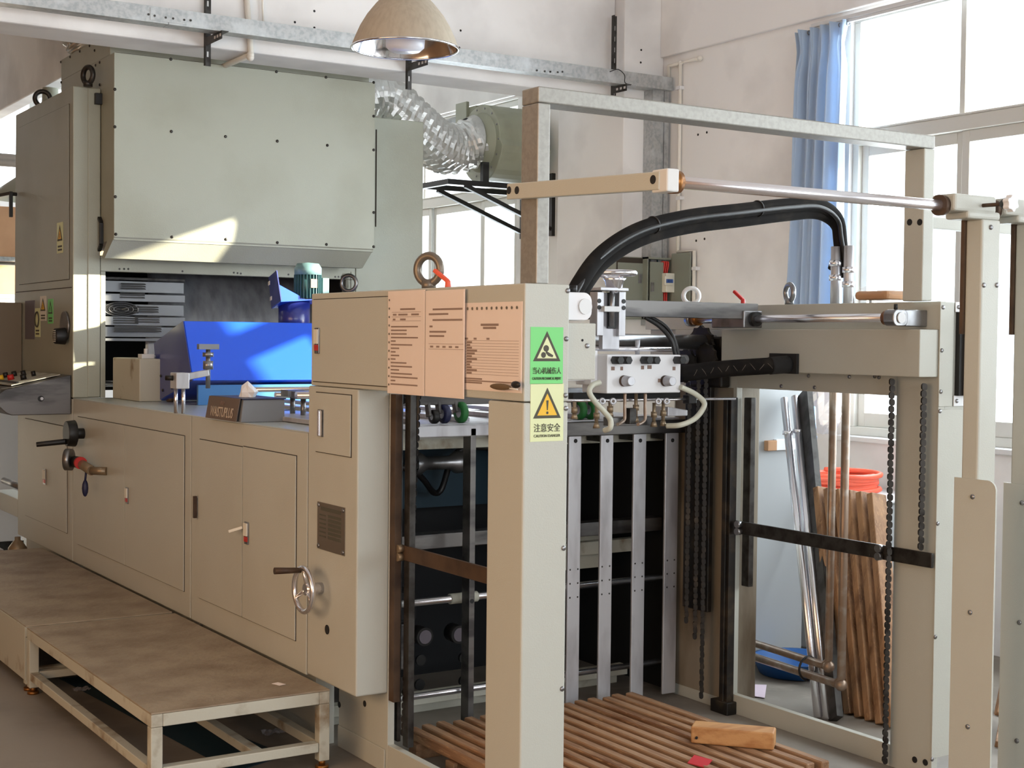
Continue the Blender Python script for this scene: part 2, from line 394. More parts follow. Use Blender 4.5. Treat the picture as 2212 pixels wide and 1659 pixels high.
td = thing('cable_tray_drop', 'galvanised vertical cable tray going down the corner pillar', 'cable tray', (5.92, 7.47, 2.2))
MB().box(5.865, 6.0, 7.46, 7.463, 1.7, zt-.085).box(5.865, 5.868, 7.463, 7.558, 1.7, zt-.085).box(5.997, 6.0, 7.463, 7.558, 1.7, zt-.085).build('channel', 'galv', td)
MB().box(5.955, 5.958, 7.455, 7.46, 1.7, zt-.085).build('lid_seam', 'steel', td)
# slotted angle brackets that carry the tray
def bracket(u, ztop, label, drop=.15):
    x = at(u, 100, y=7.6).x; yb = BY0 if x < 5.6 else 7.56
    e = thing('slotted_bracket', label, 'bracket', (x, yb, zt-.2), 'slotted steel brackets under the cable tray')
    z0 = zt-.085-drop
    MB().box(x-.02, x+.02, yb-.004, yb, z0, ztop).box(x-.02, x-.016, yb-.03, yb-.004, z0, ztop).build('upright', 'steel_dark', e)
    k = 0; zz = z0+.05
    sl = MB()
    while zz < ztop-.04: sl.box(x-.004, x+.006, yb-.0055, yb-.004, zz, zz+.03); zz += .07
    sl.build('slots', 'ceiling', e)
    MB().box(x-.02, x-.016, TY0-.03, yb-.03, zt-.13, zt-.086).box(x-.016, x+.02, TY0-.03, yb-.03, zt-.09, zt-.086).build('arm', 'steel_dark', e)
    MB().box(x-.0215, x-.02, TY0-.02, TY0+.0, zt-.115, zt-.1).box(x-.0215, x-.02, TY0+.02, TY0+.04, zt-.115, zt-.1).box(x-.0215, x-.02, TY0+.06, TY0+.08, zt-.115, zt-.1).build('arm_slots', 'ceiling', e)
bracket(456, zt+.24, 'black slotted bracket holding the tray beside the white pipe')
bracket(893, zt+.02, 'black slotted bracket seen just below the pendant lamp')
bracket(1318, zt+.38, 'tall grey slotted bracket rising above the tray near the corner', .1)
tag(MB().tube(spline([at(1317,155,y=TY0), at(1335,150,y=TY0-.02), at(1349,162,y=TY0-.03), at(1350,178,y=TY0-.03), at(1362,184,y=TY0-.02)], 8), .003, 6).build('loose_wire', 'black'), 'thin black wire looped over the tray near the corner', 'wire')

# ---------------------------------------------------------------- white conduit pipes
def pipe(name, label, pts, r, m='pvc', joints=(), cat='pipe', n=12):
    e = thing(name, label, cat, pts[0])
    MB().tube(pts, r, n).build('pipe_run', m, e)
    for j in joints: MB().ball(j, r*1.35, 12, 8).build('elbow_fitting', m, e)
    return e
py = BY0-.018
p1 = [at(532,-20,y=py), at(542,112,y=py), at(541,124,y=py)]
p1 += [V((p1[-1].x, py, BZ-.018)), V((p1[-1].x, BY1+.3, BZ-.018))]
pipe('conduit_pipe', 'white plastic conduit bending under the beam above the hood', p1, .016, joints=(p1[2], p1[3]))
p2 = [at(566,-20,y=py), at(569,52,y=py)]
pipe('conduit_stub', 'thin white cable stub hanging above the tray', p2, .006)
px_ = XR-.02
p3 = [at(1512,126,x=px_), at(1470,137,x=px_), at(1470,300,x=px_), at(1461,545,x=px_)]
e3 = pipe('wall_conduit', 'white plastic conduit on the right wall running down to the breaker box', [p3[0], V((px_, p3[1].y, p3[0].z))] + [V((px_, p3[1].y, z)) for z in (2.9, p3[3].z)], .0125, joints=(V((px_, p3[1].y, p3[0].z)), p3[0]))
MB().tube([V((px_, p3[1].y+.0, p3[0].z)), V((px_, p3[1].y+.12, p3[0].z)), V((px_, p3[1].y+.12, p3[0].z-.12))], .0125, 12).build('branch', 'pvc', e3)
MB().tube([V((px_, p3[1].y, p3[3].z)), V((px_, at(1500,548,x=px_).y, p3[3].z)), V((px_, at(1500,548,x=px_).y, .9))], .0125, 12).build('lower_run', 'pvc', e3)
for v in (190, 428, 580):
    q = at(1468 if v < 500 else 1502, v, x=px_); MB().box(XR-.035, XR, q.y-.025, q.y+.025, q.z-.012, q.z+.012).build('pipe_clip', 'white_plastic', e3, .004)

# ---------------------------------------------------------------- breaker boxes on the pillar and wall
def box_px(u0, v0, u1, v1, y): a = at(u0, v0, y=y); b = at(u1, v1, y=y); return a, b
bb = thing('breaker_box', 'grey-green wall box left of the open breaker box, door shut', 'electrical box', (5.8, 7.5, 1.75))
a = at(1330, 553, y=7.45); b = at(1396, 690, y=7.45)
MB().box(a.x, b.x-.006, 7.45, 7.559, b.z, a.z).build('body', 'paint_box', bb, .004)
MB().box(a.x+.006, b.x-.012, 7.447, 7.45, b.z+.02, a.z-.006).build('dark_seam', 'dark_seam', bb)
MB().box(a.x+.014, b.x-.03, 7.443, 7.447, b.z+.025, a.z-.04).build('door', 'paint_box', bb, .002)
l = at(1382, 602, y=7.443); MB().box(l.x-.012, l.x+.012, 7.438, 7.443, l.z-.03, l.z+.03).build('lock', 'steel', bb)
bo = thing('open_breaker_box', 'open grey electrical box with blue-switch breaker and red wires inside', 'electrical box', (5.95, 7.5, 1.75))
a = at(1398, 555, y=7.40); b = at(1453, 690, y=7.40)
MB().box(a.x, a.x+.012, 7.40, 7.559, b.z, a.z).box(b.x-.012, b.x, 7.40, 7.559, b.z, a.z).box(a.x, b.x, 7.40, 7.559, a.z-.012, a.z).box(a.x, b.x, 7.40, 7.559, b.z, b.z+.012).box(a.x, b.x, 7.555, 7.559, b.z, a.z).build('body', 'paint_box', bo)
dl = at(1404, 575, y=7.405); dr = at(1431, 690, y=7.405)
MB().box(dl.x, dr.x, 7.402, 7.41, b.z+.02, a.z-.03).build('inner_panel', 'paint_box', bo)
l = at(1409, 620, y=7.402); MB().box(l.x-.012, l.x+.012, 7.397, 7.402, l.z-.03, l.z+.03).build('lock', 'steel', bo)
q0 = at(1433, 590, y=7.39); q1 = at(1452, 632, y=7.39)
br = MB().box(q0.x, q1.x, 7.36, 7.46, q1.z, q0.z).build('breaker', 'breaker', bo, .003)
s0 = at(1429, 596, y=7.36); MB().box(q0.x-.02, q0.x+.045, 7.345, 7.36, s0.z-.06, s0.z-.0).build('switch_cover', 'breaker', br, .003)
for k in range(3): MB().box(q0.x-.012+k*.019, q0.x+.002+k*.019, 7.335, 7.345, s0.z-.045, s0.z-.02).build('toggle', 'breaker_blue', br, .002)
for k in range(3):
    xx = q0.x+.012+.016*k
    MB().tube(spline([(xx, 7.41, q0.z), (xx+.005, 7.40, q0.z+.07), (xx-.01, 7.42, a.z-.03)], 6), .006, 8).build('wire', 'red', bo)
    MB().tube(spline([(xx, 7.41, q1.z), (xx, 7.41, q1.z-.1), (xx, 7.43, b.z+.012)], 6), .006, 8).build('wire', 'red', bo)
MB().tube([(q0.x-.02, 7.43, a.z-.012), (q0.x-.02, 7.43, b.z+.012)], .005, 8).build('earth_wire', 'teal_dark', bo)
r1 = at(1493, 690, x=6.0)
MB().box(5.985, 5.995, r1.y, 7.395, b.z-.02, a.z+.03).build('door', 'paint_box', bo, .003)

# ---------------------------------------------------------------- curtain and rail
cr = thing('curtain_rail', 'white metal curtain rail over the right window', 'curtain rail', (5.95, 5, 3.45))
ry1 = at(1755, 57, x=5.95).y
zr = at(1755, 57, x=5.95).z
MB().box(5.935, 5.965, 2.2, ry1, zr-.012, zr+.012).box(5.94, 5.96, 2.2, ry1+.01, zr-.03, zr-.012).build('rail', 'alu_white', cr, .003)
for yy in (ry1-.08, ry1-1.2, ry1-2.4): B('rail_bracket', 'alu_white', cr, 5.955, 6.0, yy-.012, yy+.012, zr-.01, zr+.015)
def curtain():
    e = thing('curtain', 'blue pleated curtain gathered at the left side of the window', 'curtain', (5.93, 5.9, .7))
    ya = at(1722, 70, x=5.93).y; yb = at(1838, 60, x=5.93).y
    n = 150; rows = 34; zt_ = zr-.02; zb = 1.37; vs = []; fs = []
    for i in range(rows+1):
        t = i/rows; z = zt_ + (zb-zt_)*t
        pinch = math.exp(-((t-.06)/.045)**2)
        gather = 1 - .16*math.sin(min(1, t*1.2)*math.pi*.5) - .10*pinch
        for j in range(n+1):
            s = j/n; ph = s*2*math.pi*5
            y = ya + (yb-ya)*(.5 + (s-.5)*gather) + .10*t*(1-s)*1.2
            amp = (.052 - .03*pinch)*(.7+.3*math.sin(s*9+1.3))
            x = 5.93 - .012 + amp*math.sin(ph + .5*math.sin(4*t+s*5)) + .012*math.sin(3*ph+t*3)*(1-t*.5)
            vs.append((x, y + .012*math.cos(ph)*(1-t), z))
    for i in range(rows):
        for j in range(n):
            a = i*(n+1)+j; fs.append((a, a+1, a+n+2, a+n+1))
    o = MB().add(vs, fs, True).build('cloth', 'curtain', e)
    sm = o.modifiers.new('thickness', 'SOLIDIFY'); sm.thickness = .002
    for k in range(7):
        y = ya+(yb-ya)*(.06+.145*k); MB().torus((5.94, y, zr-.035), (0,1,0), .012, .003, 12, 6).build('hook', 'steel', e)
curtain()

# ---------------------------------------------------------------- pendant lamp
LX, LY, LZ = at(875, 105, y=5.5).x, 5.5, at(875, 105, y=5.5).z
lp = thing('pendant_lamp', 'bell-shaped pendant lamp with taupe outside and mirrored inside', 'lamp', (LX, LY, LZ))
k = (at(980,105,y=5.5)-at(771,105,y=5.5)).length/2*.97
prof = [(1, 0), (.985, .06), (.93, .2), (.84, .40), (.72, .60), (.56, .80), (.44, .93), (.36, 1.0), (.34, 1.08), (.335, 1.30)]
MB().lathe([(r*k, h*k) for r, h in prof] + [(.001, 1.30*k)], (LX,LY,LZ), (0,0,1), 48).build('shade', 'shade_out', lp)
MB().lathe([(r*k-.006, h*k+.002) for r, h in prof[:-1]] + [(.001, 1.05*k)], (LX,LY,LZ), (0,0,1), 48).build('reflector', 'reflector', lp)
MB().torus((LX,LY,LZ), (0,0,1), k, .005, 48, 8).build('rim', 'reflector', lp)
MB().lathe([(.001, -.06*k), (.28*k, -.05*k), (.36*k, .02*k), (.37*k, .12*k), (.37*k, .55*k), (.30*k, .75*k), (.15*k, .85*k), (.14*k, 1.0*k)], (LX,LY,LZ), (0,0,1), 32).build('bulb', 'bulb', lp)
MB().cyl((LX,LY,LZ+1.28*k), (LX,LY,LZ+1.7*k), .3*k, .2*k).build('socket', 'steel_dark', lp)
MB().cyl((LX,LY,LZ+1.6*k), (LX,LY,4.9), .012).build('stem', 'steel', lp)

# ================================================================ drying oven: hood, side towers, opening
XS, XI = 2.30, 2.46
TYF = 8.27
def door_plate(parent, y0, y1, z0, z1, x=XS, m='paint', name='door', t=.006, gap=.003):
    B('dark_seam', 'dark_seam', parent, x-.0015, x+.0, y0-gap, y1+gap, z0-gap, z1+gap)  # dark plate behind the door, paints the shade of its gap
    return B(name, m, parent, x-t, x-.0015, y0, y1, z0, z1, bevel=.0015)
HY = 8.02
hd = thing('oven_hood', 'large grey-green sheet metal hood above the machine opening', 'hood', (3.3, 8.5, 2.03))
hz0, hz1 = at(247,511,y=HY).z, at(247,113,y=HY).z
hx1 = at(810,175,y=HY).x
MB().box(XI, hx1, HY+.004, 9.11, hz0-.02, hz1).prism([(XI,8.10,hz1),(XI,9.11,hz1),(XI,9.11,3.32),(XI,8.10,3.32)], (hx1-XI,0,0)).build('body', 'paint_hood', hd, .004)
B('front_panel', 'paint_hood', hd, XI+.002, hx1, HY, HY+.004, hz0, hz1)
MB().box(XI+.01, hx1-.01, HY+.01, 8.095, hz1, hz1+.004).build('top_strip', 'rust_brown', hd)  # dark brown strip along the hood's top front edge
zl = at(235,557,y=HY+.02).z
# sloping lip under the panel
lip = MB().add([(XI+.004,HY,hz0),(hx1,HY,hz0),(hx1-.05,HY-.0+.055,zl),(XI-.035,HY+.055,zl),(XI+.004,HY+.12,hz0),(hx1,HY+.12,hz0),(hx1-.05,HY+.12,zl),(XI-.035,HY+.12,zl)],
               [(0,3,2,1),(3,7,6,2),(0,4,7,3),(1,2,6,5),(4,5,6,7),(0,1,5,4)])
lip.build('lower_lip', 'paint_hood', hd)
for (u, v) in ((248,193),(248,274),(249,425),(250,506),(369,128),(487,138),(597,155),(704,167),(807,178),(370,284),(487,295),(599,305),(707,314),(807,251),(807,324),(807,459),(807,533),(371,512),(488,517),(599,524),(705,528)):
    inst('screw', SCYD, at(u, v, y=HY), hd)
for (u, v) in ((132,134),(152,123),(173,111),(194,99),(205,109),(133,178),(207,141),(216,135),(216,183)): inst('screw', SCXD, at(u, v, x=XI), hd)

tw = thing('oven_tower', 'tall grey machine cabinet with door, handle and warning stickers beside the hood', 'cabinet', (2.38, 8.95, 1.232))
tz1 = 3.022; ty1 = at(34,248,x=XS).y
MB().prism([(XS,TYF,1.234),(XS,TYF,tz1),(XS,ty1,tz1),(XS,ty1+.05,1.234)], (XI-XS-.002,0,0)).build('body', 'paint_hood', tw, .006)
B('front_strip', 'paint_hood', tw, 2.385, XI-.004, TYF-.006, TYF-.0005, 1.24, tz1-.004, bevel=.003)
d = at(150,225,x=XS); d2 = at(42,640,x=XS)
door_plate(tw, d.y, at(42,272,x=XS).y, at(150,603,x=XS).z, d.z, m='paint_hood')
B('seam', 'dark_seam', tw, XS-.001, XS, TYF+.02, ty1, 1.868, 1.873)
for (y, s) in ((at(92,215,x=2.38).y, 1), (at(190,180,x=2.38).y, 0)):
    eb = MB().torus((2.38, y, tz1+.065), (.3 if s else .94, 1 if s else .34, 0), .046, .015, 28, 10).cyl((2.38,y,tz1), (2.38,y,tz1+.03), .026); eb.build('eye_bolt', 'steel_dark', tw)
h = at(40,420,x=XS)
MB().cyl((XS-.01,h.y,h.z), (XS-.05,h.y,h.z), .012).bar((XS-.05,h.y-.01,h.z+.015), (XS-.05,h.y-.01,h.z-.15), .018, .022, (1,0,0)).bar((XS-.05,h.y-.01,h.z+.005), (XS-.15,h.y+.05,h.z-.02), .02, .02).build('door_handle', 'black', tw, .003)
g = at(214,505,x=2.44)
MB().bar((2.45,TYF-.045,at(214,482,y=TYF).z), (2.45,TYF-.045,at(214,528,y=TYF).z), .022, .022, (1,0,0)).bar((2.45,TYF-.045,at(214,482,y=TYF).z), (2.45,TYF-.005,at(214,478,y=TYF).z+.02), .022, .018).bar((2.45,TYF-.045,at(214,528,y=TYF).z), (2.45,TYF-.005,at(214,534,y=TYF).z-.02), .022, .018).build('grab_handle', 'black', tw, .003)
l = at(214,214,y=TYF)
MB().box(l.x-.03, l.x+.02, TYF-.03, TYF-.005, l.z-.035, l.z+.03).box(l.x+.02, l.x+.045, TYF-.025, TYF-.008, l.z-.02, l.z+.015).build('hinge', 'black', tw, .003)
# small stickers on the tower
def px_sticker(parent, u0, v0, u1, v1, m, name='warning_sticker', tri=None, x=XS, lines=2):
    a = at(u0, v0, x=x); b = at(u1, v1, x=x); x = x-.0068 if name == 'warning_sticker_door' else x
    o = MB().box(x-.0015, x, b.y, a.y, b.z, a.z).build('warning_sticker', m, parent)
    w_ = a.y-b.y; hh = a.z-b.z; yc = (a.y+b.y)/2
    if tri:
        zt0 = a.z-hh*.08; zb0 = a.z-hh*.6
        MB().prism([(x-.002,yc,zt0),(x-.002,yc-w_*.42,zb0),(x-.002,yc+w_*.42,zb0)], (-.0006,0,0)).build('triangle', 'ink_dark', o)
        MB().prism([(x-.0027,yc,zt0-hh*.13),(x-.0027,yc-w_*.26,zb0+hh*.06),(x-.0027,yc+w_*.26,zb0+hh*.06)], (-.0006,0,0)).build('triangle_fill', tri, o)
        MB().box(x-.0038, x-.0033, yc-.004, yc+.004, zb0+hh*.09, zb0+hh*.24).build('symbol', 'ink_dark', o)
    if lines:
        k = MB()
        for i in range(lines): z = b.z+hh*(.08+.11*i); k.box(x-.002, x-.0015, yc-w_*.34, yc+w_*.34, z, z+hh*.06)
        k.build('printed_lines', 'ink_dark', o)
    return o
px_sticker(tw, 126, 482, 139, 546, 'sticker_pale', 'warning_sticker_door', 'sticker_yellow')
px_sticker(tw, 87, 640, 100, 693, 'sticker_white', tri='sticker_yellow')
px_sticker(tw, 104, 646, 115, 699, 'sticker_green', tri='sticker_green')
so = px_sticker(tw, 76, 666, 87, 728, 'sticker_pale', lines=2)
q = at(81, 690, x=XS); MB().torus((XS-.003,q.y,q.z), (1,0,0), .045, .006, 20, 6).build('prohibition_ring', 'ink_dark', so)
a = at(55, 650, x=XS); b = at(75, 733, x=XS)
B('info_plate', 'label_blue_grey', tw, XS-.003, XS, b.y, a.y, b.z, a.z)
q = at(143, 715, x=XS)
MB().cyl((XS,q.y,q.z+.03), (XS-.015,q.y,q.z+.03), .085, n=24).build('dial_plate', 'steel', tw)
MB().cyl((XS-.015,q.y-.03,q.z-.03), (XS-.075,q.y-.03,q.z-.03), .05, .045, n=20).build('rotary_switch', 'black', tw, .003)
for i in range(6): B('grip_ridge', 'sticker_white', tw, XS-.078, XS-.075, q.y-.05, q.y-.01, q.z-.062+i*.012, q.z-.057+i*.012)

# right-hand tower
tr2 = thing('oven_tower', 'plain tall grey machine column to the right of the hood', 'cabinet', (4.42, 8.9, 1.232))
cx0 = at(815,300,y=TYF).x; cx1 = at(915,300,y=TYF).x
MB().box(4.103, cx1, TYF, 8.41, 1.235, tz1).build('body', 'paint_hood', tr2, .005)
B('seam', 'dark_seam', tr2, at(757,640,y=TYF).x, at(757,640,y=TYF).x+.004, TYF-.001, TYF, 1.24, 2.02)
B('seam_upper', 'dark_seam', tr2, cx0-.012, cx0-.004, TYF-.004, TYF, at(813,490,y=TYF).z, tz1-.08)
q = at(752, 612, y=TYF); MB().torus((q.x-.01, TYF-.03, q.z), (.7,.7,0), .05, .013, 24, 8).build('eye_bolt', 'steel', tr2)

# frame of the opening and the inside of the oven
of = thing('oven_opening', 'framed opening under the hood showing louvred panels and metal film', 'oven', (3.3, 8.6, 1.234))
oz1 = at(228,586,y=TYF).z
MB().box(XI+.0, 4.10, TYF, TYF+.06, oz1, 2.06).box(XI, at(228,700,y=TYF).x, TYF, TYF+.06, 1.234, oz1).box(at(747,640,y=TYF).x, 4.10, TYF, TYF+.06, 1.234, oz1).build('frame', 'paint_hood', of, .003)
hs = MB().disc((0,0,0), (0,-1,0), .006, .002, 10).mesh('screw', 'steel_dark', V((0,0,0)))
for u, v in ((258,581),(268,581),(277,581),(394,586),(505,589),(513,590),(520,591),(623,593),(724,598),(731,598),(738,598)): inst('screw', hs, at(u, v, y=TYF), of)
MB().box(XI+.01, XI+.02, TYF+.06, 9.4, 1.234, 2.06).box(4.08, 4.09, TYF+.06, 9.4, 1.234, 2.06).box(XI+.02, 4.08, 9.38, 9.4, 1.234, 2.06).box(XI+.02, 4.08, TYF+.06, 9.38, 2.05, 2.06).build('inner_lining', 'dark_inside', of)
py0 = 8.50
rows = [(598,606,'steel_dark'),(606,632,'louvre'),(634,652,'louvre'),(656,682,'louvre'),(683,704,'louvre'),(705,729,'louvre'),(730,738,'louvre')]
for i, (v0, v1, m) in enumerate(rows):
    z1 = at(270, v0, y=py0).z; z0 = at(270, v1, y=py0).z; dy = .02*(i % 2)
    MB().box(XI+.02, 3.05, py0+dy, py0+dy+.02, z0+.003, z1-.002).build('inner_panel', m, of, .002)
for (u, v) in ((288,620),(286,639),(272,694),(274,712),(316,670),(318,692),(322,712)):
    for k in range(3):
        c = at(u, v-5+k*5, y=py0-.003); MB().prism([(c.x-.075,py0+.001,c.z),(c.x-.075,py0-.014,c.z+.0),(c.x-.075,py0+.001,c.z+.009)], (.15,0,0)).build('louvre', 'louvre', of)
c = at(261, 668, y=py0)
fan = MB().torus((c.x,py0-.005,c.z), (0,1,0), .105, .005, 28, 6).torus((c.x,py0-.005,c.z), (0,1,0), .075, .004, 24, 6).torus((c.x,py0-.005,c.z), (0,1,0), .045, .004, 20, 6)
for k in range(4):
    t = math.radians(45+90*k); fan.cyl((c.x,py0-.005,c.z), (c.x+.15*math.cos(t),py0-.003,c.z+.08*math.sin(t)), .004, n=6)
fan.v = [V((p.x, p.y, c.z+(p.z-c.z)*.4)) for p in fan.v]
fan.build('fan_guard', 'steel', of)
fr_ = MB().disc((c.x,py0-.001,c.z), (0,-1,0), .1, .003, 24); fr_.v = [V((p.x, p.y, c.z+(p.z-c.z)*.4)) for p in fr_.v]; fr_.build('fan_recess', 'black_matte', of)
MB().cyl((XI+.02,8.55,at(240,828,y=8.55).z), (4.08,8.55,at(240,828,y=8.55).z), .02, n=16).build('guide_roller', 'chrome', of)
# hanging film web: a sheet bending over a roller
fx0, fx1 = at(332,650,y=8.6).x, at(745,650,y=8.6).x
vs = []; fs = []
prof = [(8.74,2.03),(8.68,1.95),(8.635,1.87),(8.60,1.79),(8.575,1.72),(8.555,1.66),(8.535,1.58),(8.51,1.48),(8.49,1.38),(8.47,1.26)]
nx = 40
for i, (y, z) in enumerate(prof):
    for j in range(nx+1): vs.append((fx0+(fx1-fx0)*j/nx + (.0-.012*i), y+.0015*math.sin(j*1.7), z))
for i in range(len(prof)-1):
    for j in range(nx): a = i*(nx+1)+j; fs.append((a, a+1, a+nx+2, a+nx+1))
fo = MB().add(vs, fs, True).build('film_web', 'film', of); fo.modifiers.new('thickness', 'SOLIDIFY').thickness = .001

# ---------------------------------------------------------------- flexible ducts and blower
def duct(name, label, pts, r, n=30, rings=90, ph=0):
    P = spline(pts, 16); L_ = [0]
    for a, b in zip(P, P[1:]): L_.append(L_[-1]+(b-a).length)
    tot = L_[-1]; Q = []; rr = []; k = 0
    for i in range(rings*2+1):
        d = tot*i/(rings*2)
        while k < len(L_)-2 and L_[k+1] < d: k += 1
        t = (d-L_[k])/max(1e-6, L_[k+1]-L_[k]); Q.append(P[k].lerp(P[k+1], t)); rr.append(r*(1.0 if i % 2 else .925))
    mb = MB().tube(Q, rr, n, cap=False)
    for i in range(len(Q)):                      # crinkled diamond facets
        for j in range(n):
            v_ = mb.v[i*n+j]; mb.v[i*n+j] = Q[i] + (v_-Q[i])*(1.045 if (i//2+j//2) % 2 else .965)
    mb.sm = [False]*len(mb.sm)
    return mb, name, label
BYC = 9.05                                   # blower: the round face looks towards -x
bc = at(1038, 308, y=BYC); BR = .31; bx0 = bc.x; bx1 = XR-.1
mb, nm, lb = duct('flexible_duct', '', [V((3.98,8.58,3.06)), at(800,205,y=8.6), at(848,232,y=8.65), at(895,275,y=8.75), at(938,310,y=8.9), at(975,322,y=BYC-.02), V((bx0-.05, BYC, bc.z))], .18, 32, 40)
dobj = tag(mb.build('flexible_duct', 'duct_alu'), 'crinkled aluminium flexible duct running from the hood to the blower', 'duct')
mb, nm, lb = duct('flexible_duct', '', [at(188,112,y=8.9)+V((.06,0,-.12)), at(184,100,y=8.9), at(172,78,y=8.92), at(165,50,y=8.95)], .11, 24, 22)
tag(mb.build('flexible_duct', 'duct_alu'), 'short end of flexible duct peeking above the hood corner under the beam', 'duct')
bl = thing('centrifugal_blower', 'green-grey centrifugal blower on a wall bracket beside the window', 'blower', (5.5, bc.y, bc.z-BR))
n = 40; pts = []
for i in range(n):
    t = 2*math.pi*i/n; rr = BR*(.86+.14*(i/n)); pts.append((bx0, bc.y-rr*math.cos(t), bc.z+rr*math.sin(t)))
MB().prism(pts, (bx1-bx0,0,0)).build('scroll_housing', 'blower_paint', bl, .006)
MB().box(bx0-.006, bx0+.02, bc.y+.20, bc.y+.36, bc.z-.1, bc.z+.33).build('outlet_flange', 'blower_paint', bl, .004)
MB().box(bx0+.02, bx1-.02, bc.y+.1, bc.y+.35, bc.z+.0, bc.z+.29).build('outlet_throat', 'blower_paint', bl, .004)
MB().cyl((bx0+.12,bc.y+.36,bc.z+.16), (bx0+.12,bc.y+.62,bc.z+.16), .11, n=24).build('outlet_pipe', 'galv', bl)
MB().lathe([(.22,0),(.21,-.015),(.19,-.03),(.17,-.08),(.16,-.08)], (bx0,bc.y,bc.z), (1,0,0), 36).build('inlet_collar', 'blower_paint', bl)
MB().lathe([(.168,-.13),(.195,-.075),(.19,-.065),(.165,-.08)], (bx0,bc.y,bc.z), (1,0,0), 36).build('foil_tape_collar', 'duct_alu', bl)
for k in range(14):
    t = 2*math.pi*k/14; inst('bolt', SCX, (bx0, bc.y+.25*math.cos(t), bc.z+.25*math.sin(t)), bl)
zb_ = bc.z-BR
bk = thing('blower_bracket', 'black angle iron wall bracket carrying the blower', 'bracket', (5.6, bc.y, zb_-.4))
for yy in (8.85, 9.25):
    MB().box(at(965,403,y=8.85).x, XR-.03, yy-.02, yy+.02, zb_-.04, zb_-.002).build('arm', 'black', bk)
    MB().bar((at(1005,408,y=8.85).x,yy,zb_-.04), (XR-.035,yy,at(1197,495,x=XR).z), .035, .03).build('brace', 'black', bk)
    MB().box(XR-.03, XR, yy-.02, yy+.02, at(1197,510,x=XR).z, zb_+.1).build('upright', 'black', bk)
xa = at(965,403,y=8.85).x
MB().box(xa, xa+.04, 8.87, 9.23, zb_-.04, zb_-.002).build('cross_member', 'black', bk)
q = at(1050,375,y=8.83)
MB().box(q.x-.025, q.x+.025, 8.83, 8.87, zb_-.002, at(1050,350,y=8.83).z).build('motor_post', 'black', bk)

# ================================================================ base cabinets and worktop
def slot_lock(parent, u0, v0, u1, v1, x=XS-.006, name='lock_handle'):
    a = at(u0, v0, x=x); b = at(u1, v1, x=x)
    o = B(name, 'steel', parent, x-.006, x, min(a.y,b.y), max(a.y,b.y), b.z, a.z, bevel=.002)
    h = a.z-b.z; B('lever', 'sticker_white', o, x-.012, x-.006, min(a.y,b.y)+.004, max(a.y,b.y)-.004, b.z+h*.38, a.z-h*.06)
    B('lock_mark', 'red', o, x-.009, x-.006, min(a.y,b.y)+.004, max(a.y,b.y)-.004, b.z+h*.12, b.z+h*.34)
    return o
def cabinet(label, y0, y1, doors, z0=.29):
    e = thing('base_cabinet', label, 'cabinet', (2.38, (y0+y1)/2, 0))
    MB().box(XS, 2.43, y0+.003, y1-.003, z0, 1.228).box(2.35, 2.43, y0+.02, y1-.02, 0, z0).build('body', 'paint', e, .003)
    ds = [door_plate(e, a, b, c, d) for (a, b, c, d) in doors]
    return e, ds
cb, ds = cabinet('beige two-door base cabinet beneath the oven worktop, black crank on it', 6.325, 8.262, [(7.29, 8.16, .405, 1.132), (6.405, 7.283, .405, 1.132)])
slot_lock(ds[0], 273, 1052, 278, 1089)
# black crank handwheel
q = at(178, 935, x=XS)
MB().cyl((XS-.006,q.y-.05,q.z), (XS-.05,q.y-.05,q.z), .03).cyl((XS-.05,q.y-.03,q.z+.0), (XS-.10,q.y-.03,q.z), .075, .07, n=24).cyl((XS-.1,q.y-.02,q.z-.045), (XS-.25,q.y+.02,q.z-.06), .016, .014).build('crank', 'black', cb, .003)
# gauge and lever valve
q = at(212, 1000, x=XS)
MB().cyl((XS-.006,q.y-.18,q.z-.03), (XS-.07,q.y-.12,q.z-.03), .022).cyl((XS-.07,q.y-.12,q.z-.03), (XS-.08,q.y+.1,q.z+.0), .026).build('valve_body', 'brass', cb)
MB().cyl((XS-.08,q.y+.06,q.z+.0), (XS-.09,q.y+.14,q.z+.0), .032, n=16).build('valve_collar', 'black', cb)
MB().cyl((XS-.085,q.y+.03,q.z+.0), (XS-.085,q.y+.055,q.z), .034, n=16).build('red_ring', 'red', cb)
MB().cyl((XS-.10,q.y+.15,q.z+.01), (XS-.13,q.y+.17,q.z+.01), .06, n=24).build('gauge', 'steel', cb)
MB().disc((XS-.13,q.y+.17,q.z+.01), (-1,.6,0), .05, .003).build('gauge_face', 'label_blue_grey', cb)
MB().cyl((XS-.08,q.y-.05,q.z-.04), (XS-.085,q.y-.05,q.z-.09), .006).ball((XS-.085,q.y-.05,q.z-.13), .018, sq=(1,1,2.6)).build('valve_lever', 'navy', cb)
cb2, ds = cabinet('beige two-door base cabinet below the tissue box, white lever lock open', 5.04, 6.318, [(5.69, 6.205, .407, 1.13), (5.14, 5.683, .407, 1.133)])
lk = slot_lock(ds[1], 530, 1126, 538, 1177)
l = at(529, 1143, x=XS); MB().bar((XS-.014,l.y-.01,l.z+.01), (XS-.06,l.y+.03,l.z-.01), .012, .012).build('open_lever', 'sticker_white', ds[1], .002)
h = at(427, 1095, x=XS); MB().box(XS-.02, XS-.006, h.y-.008, h.y+.008, h.z-.05, h.z+.05).build('hinge', 'rust_brown', ds[0])
cb3, ds = cabinet('beige base cabinet under the tall tower, behind the control console', 8.272, 9.55, [(8.38, 9.35, .44, 1.06)])
slot_lock(ds[0], 95, 1012, 100, 1048)
MB().cyl((XS+.03,9.56,at(5,1041,x=XS).z), (XS+.03,10.05,at(5,1041,x=XS).z), .022).build('rod', 'steel', cb3)
B('foot_beam', 'paint', cb3, XS-.0, 2.43, 9.55, 10.2, .40, .52, bevel=.004)
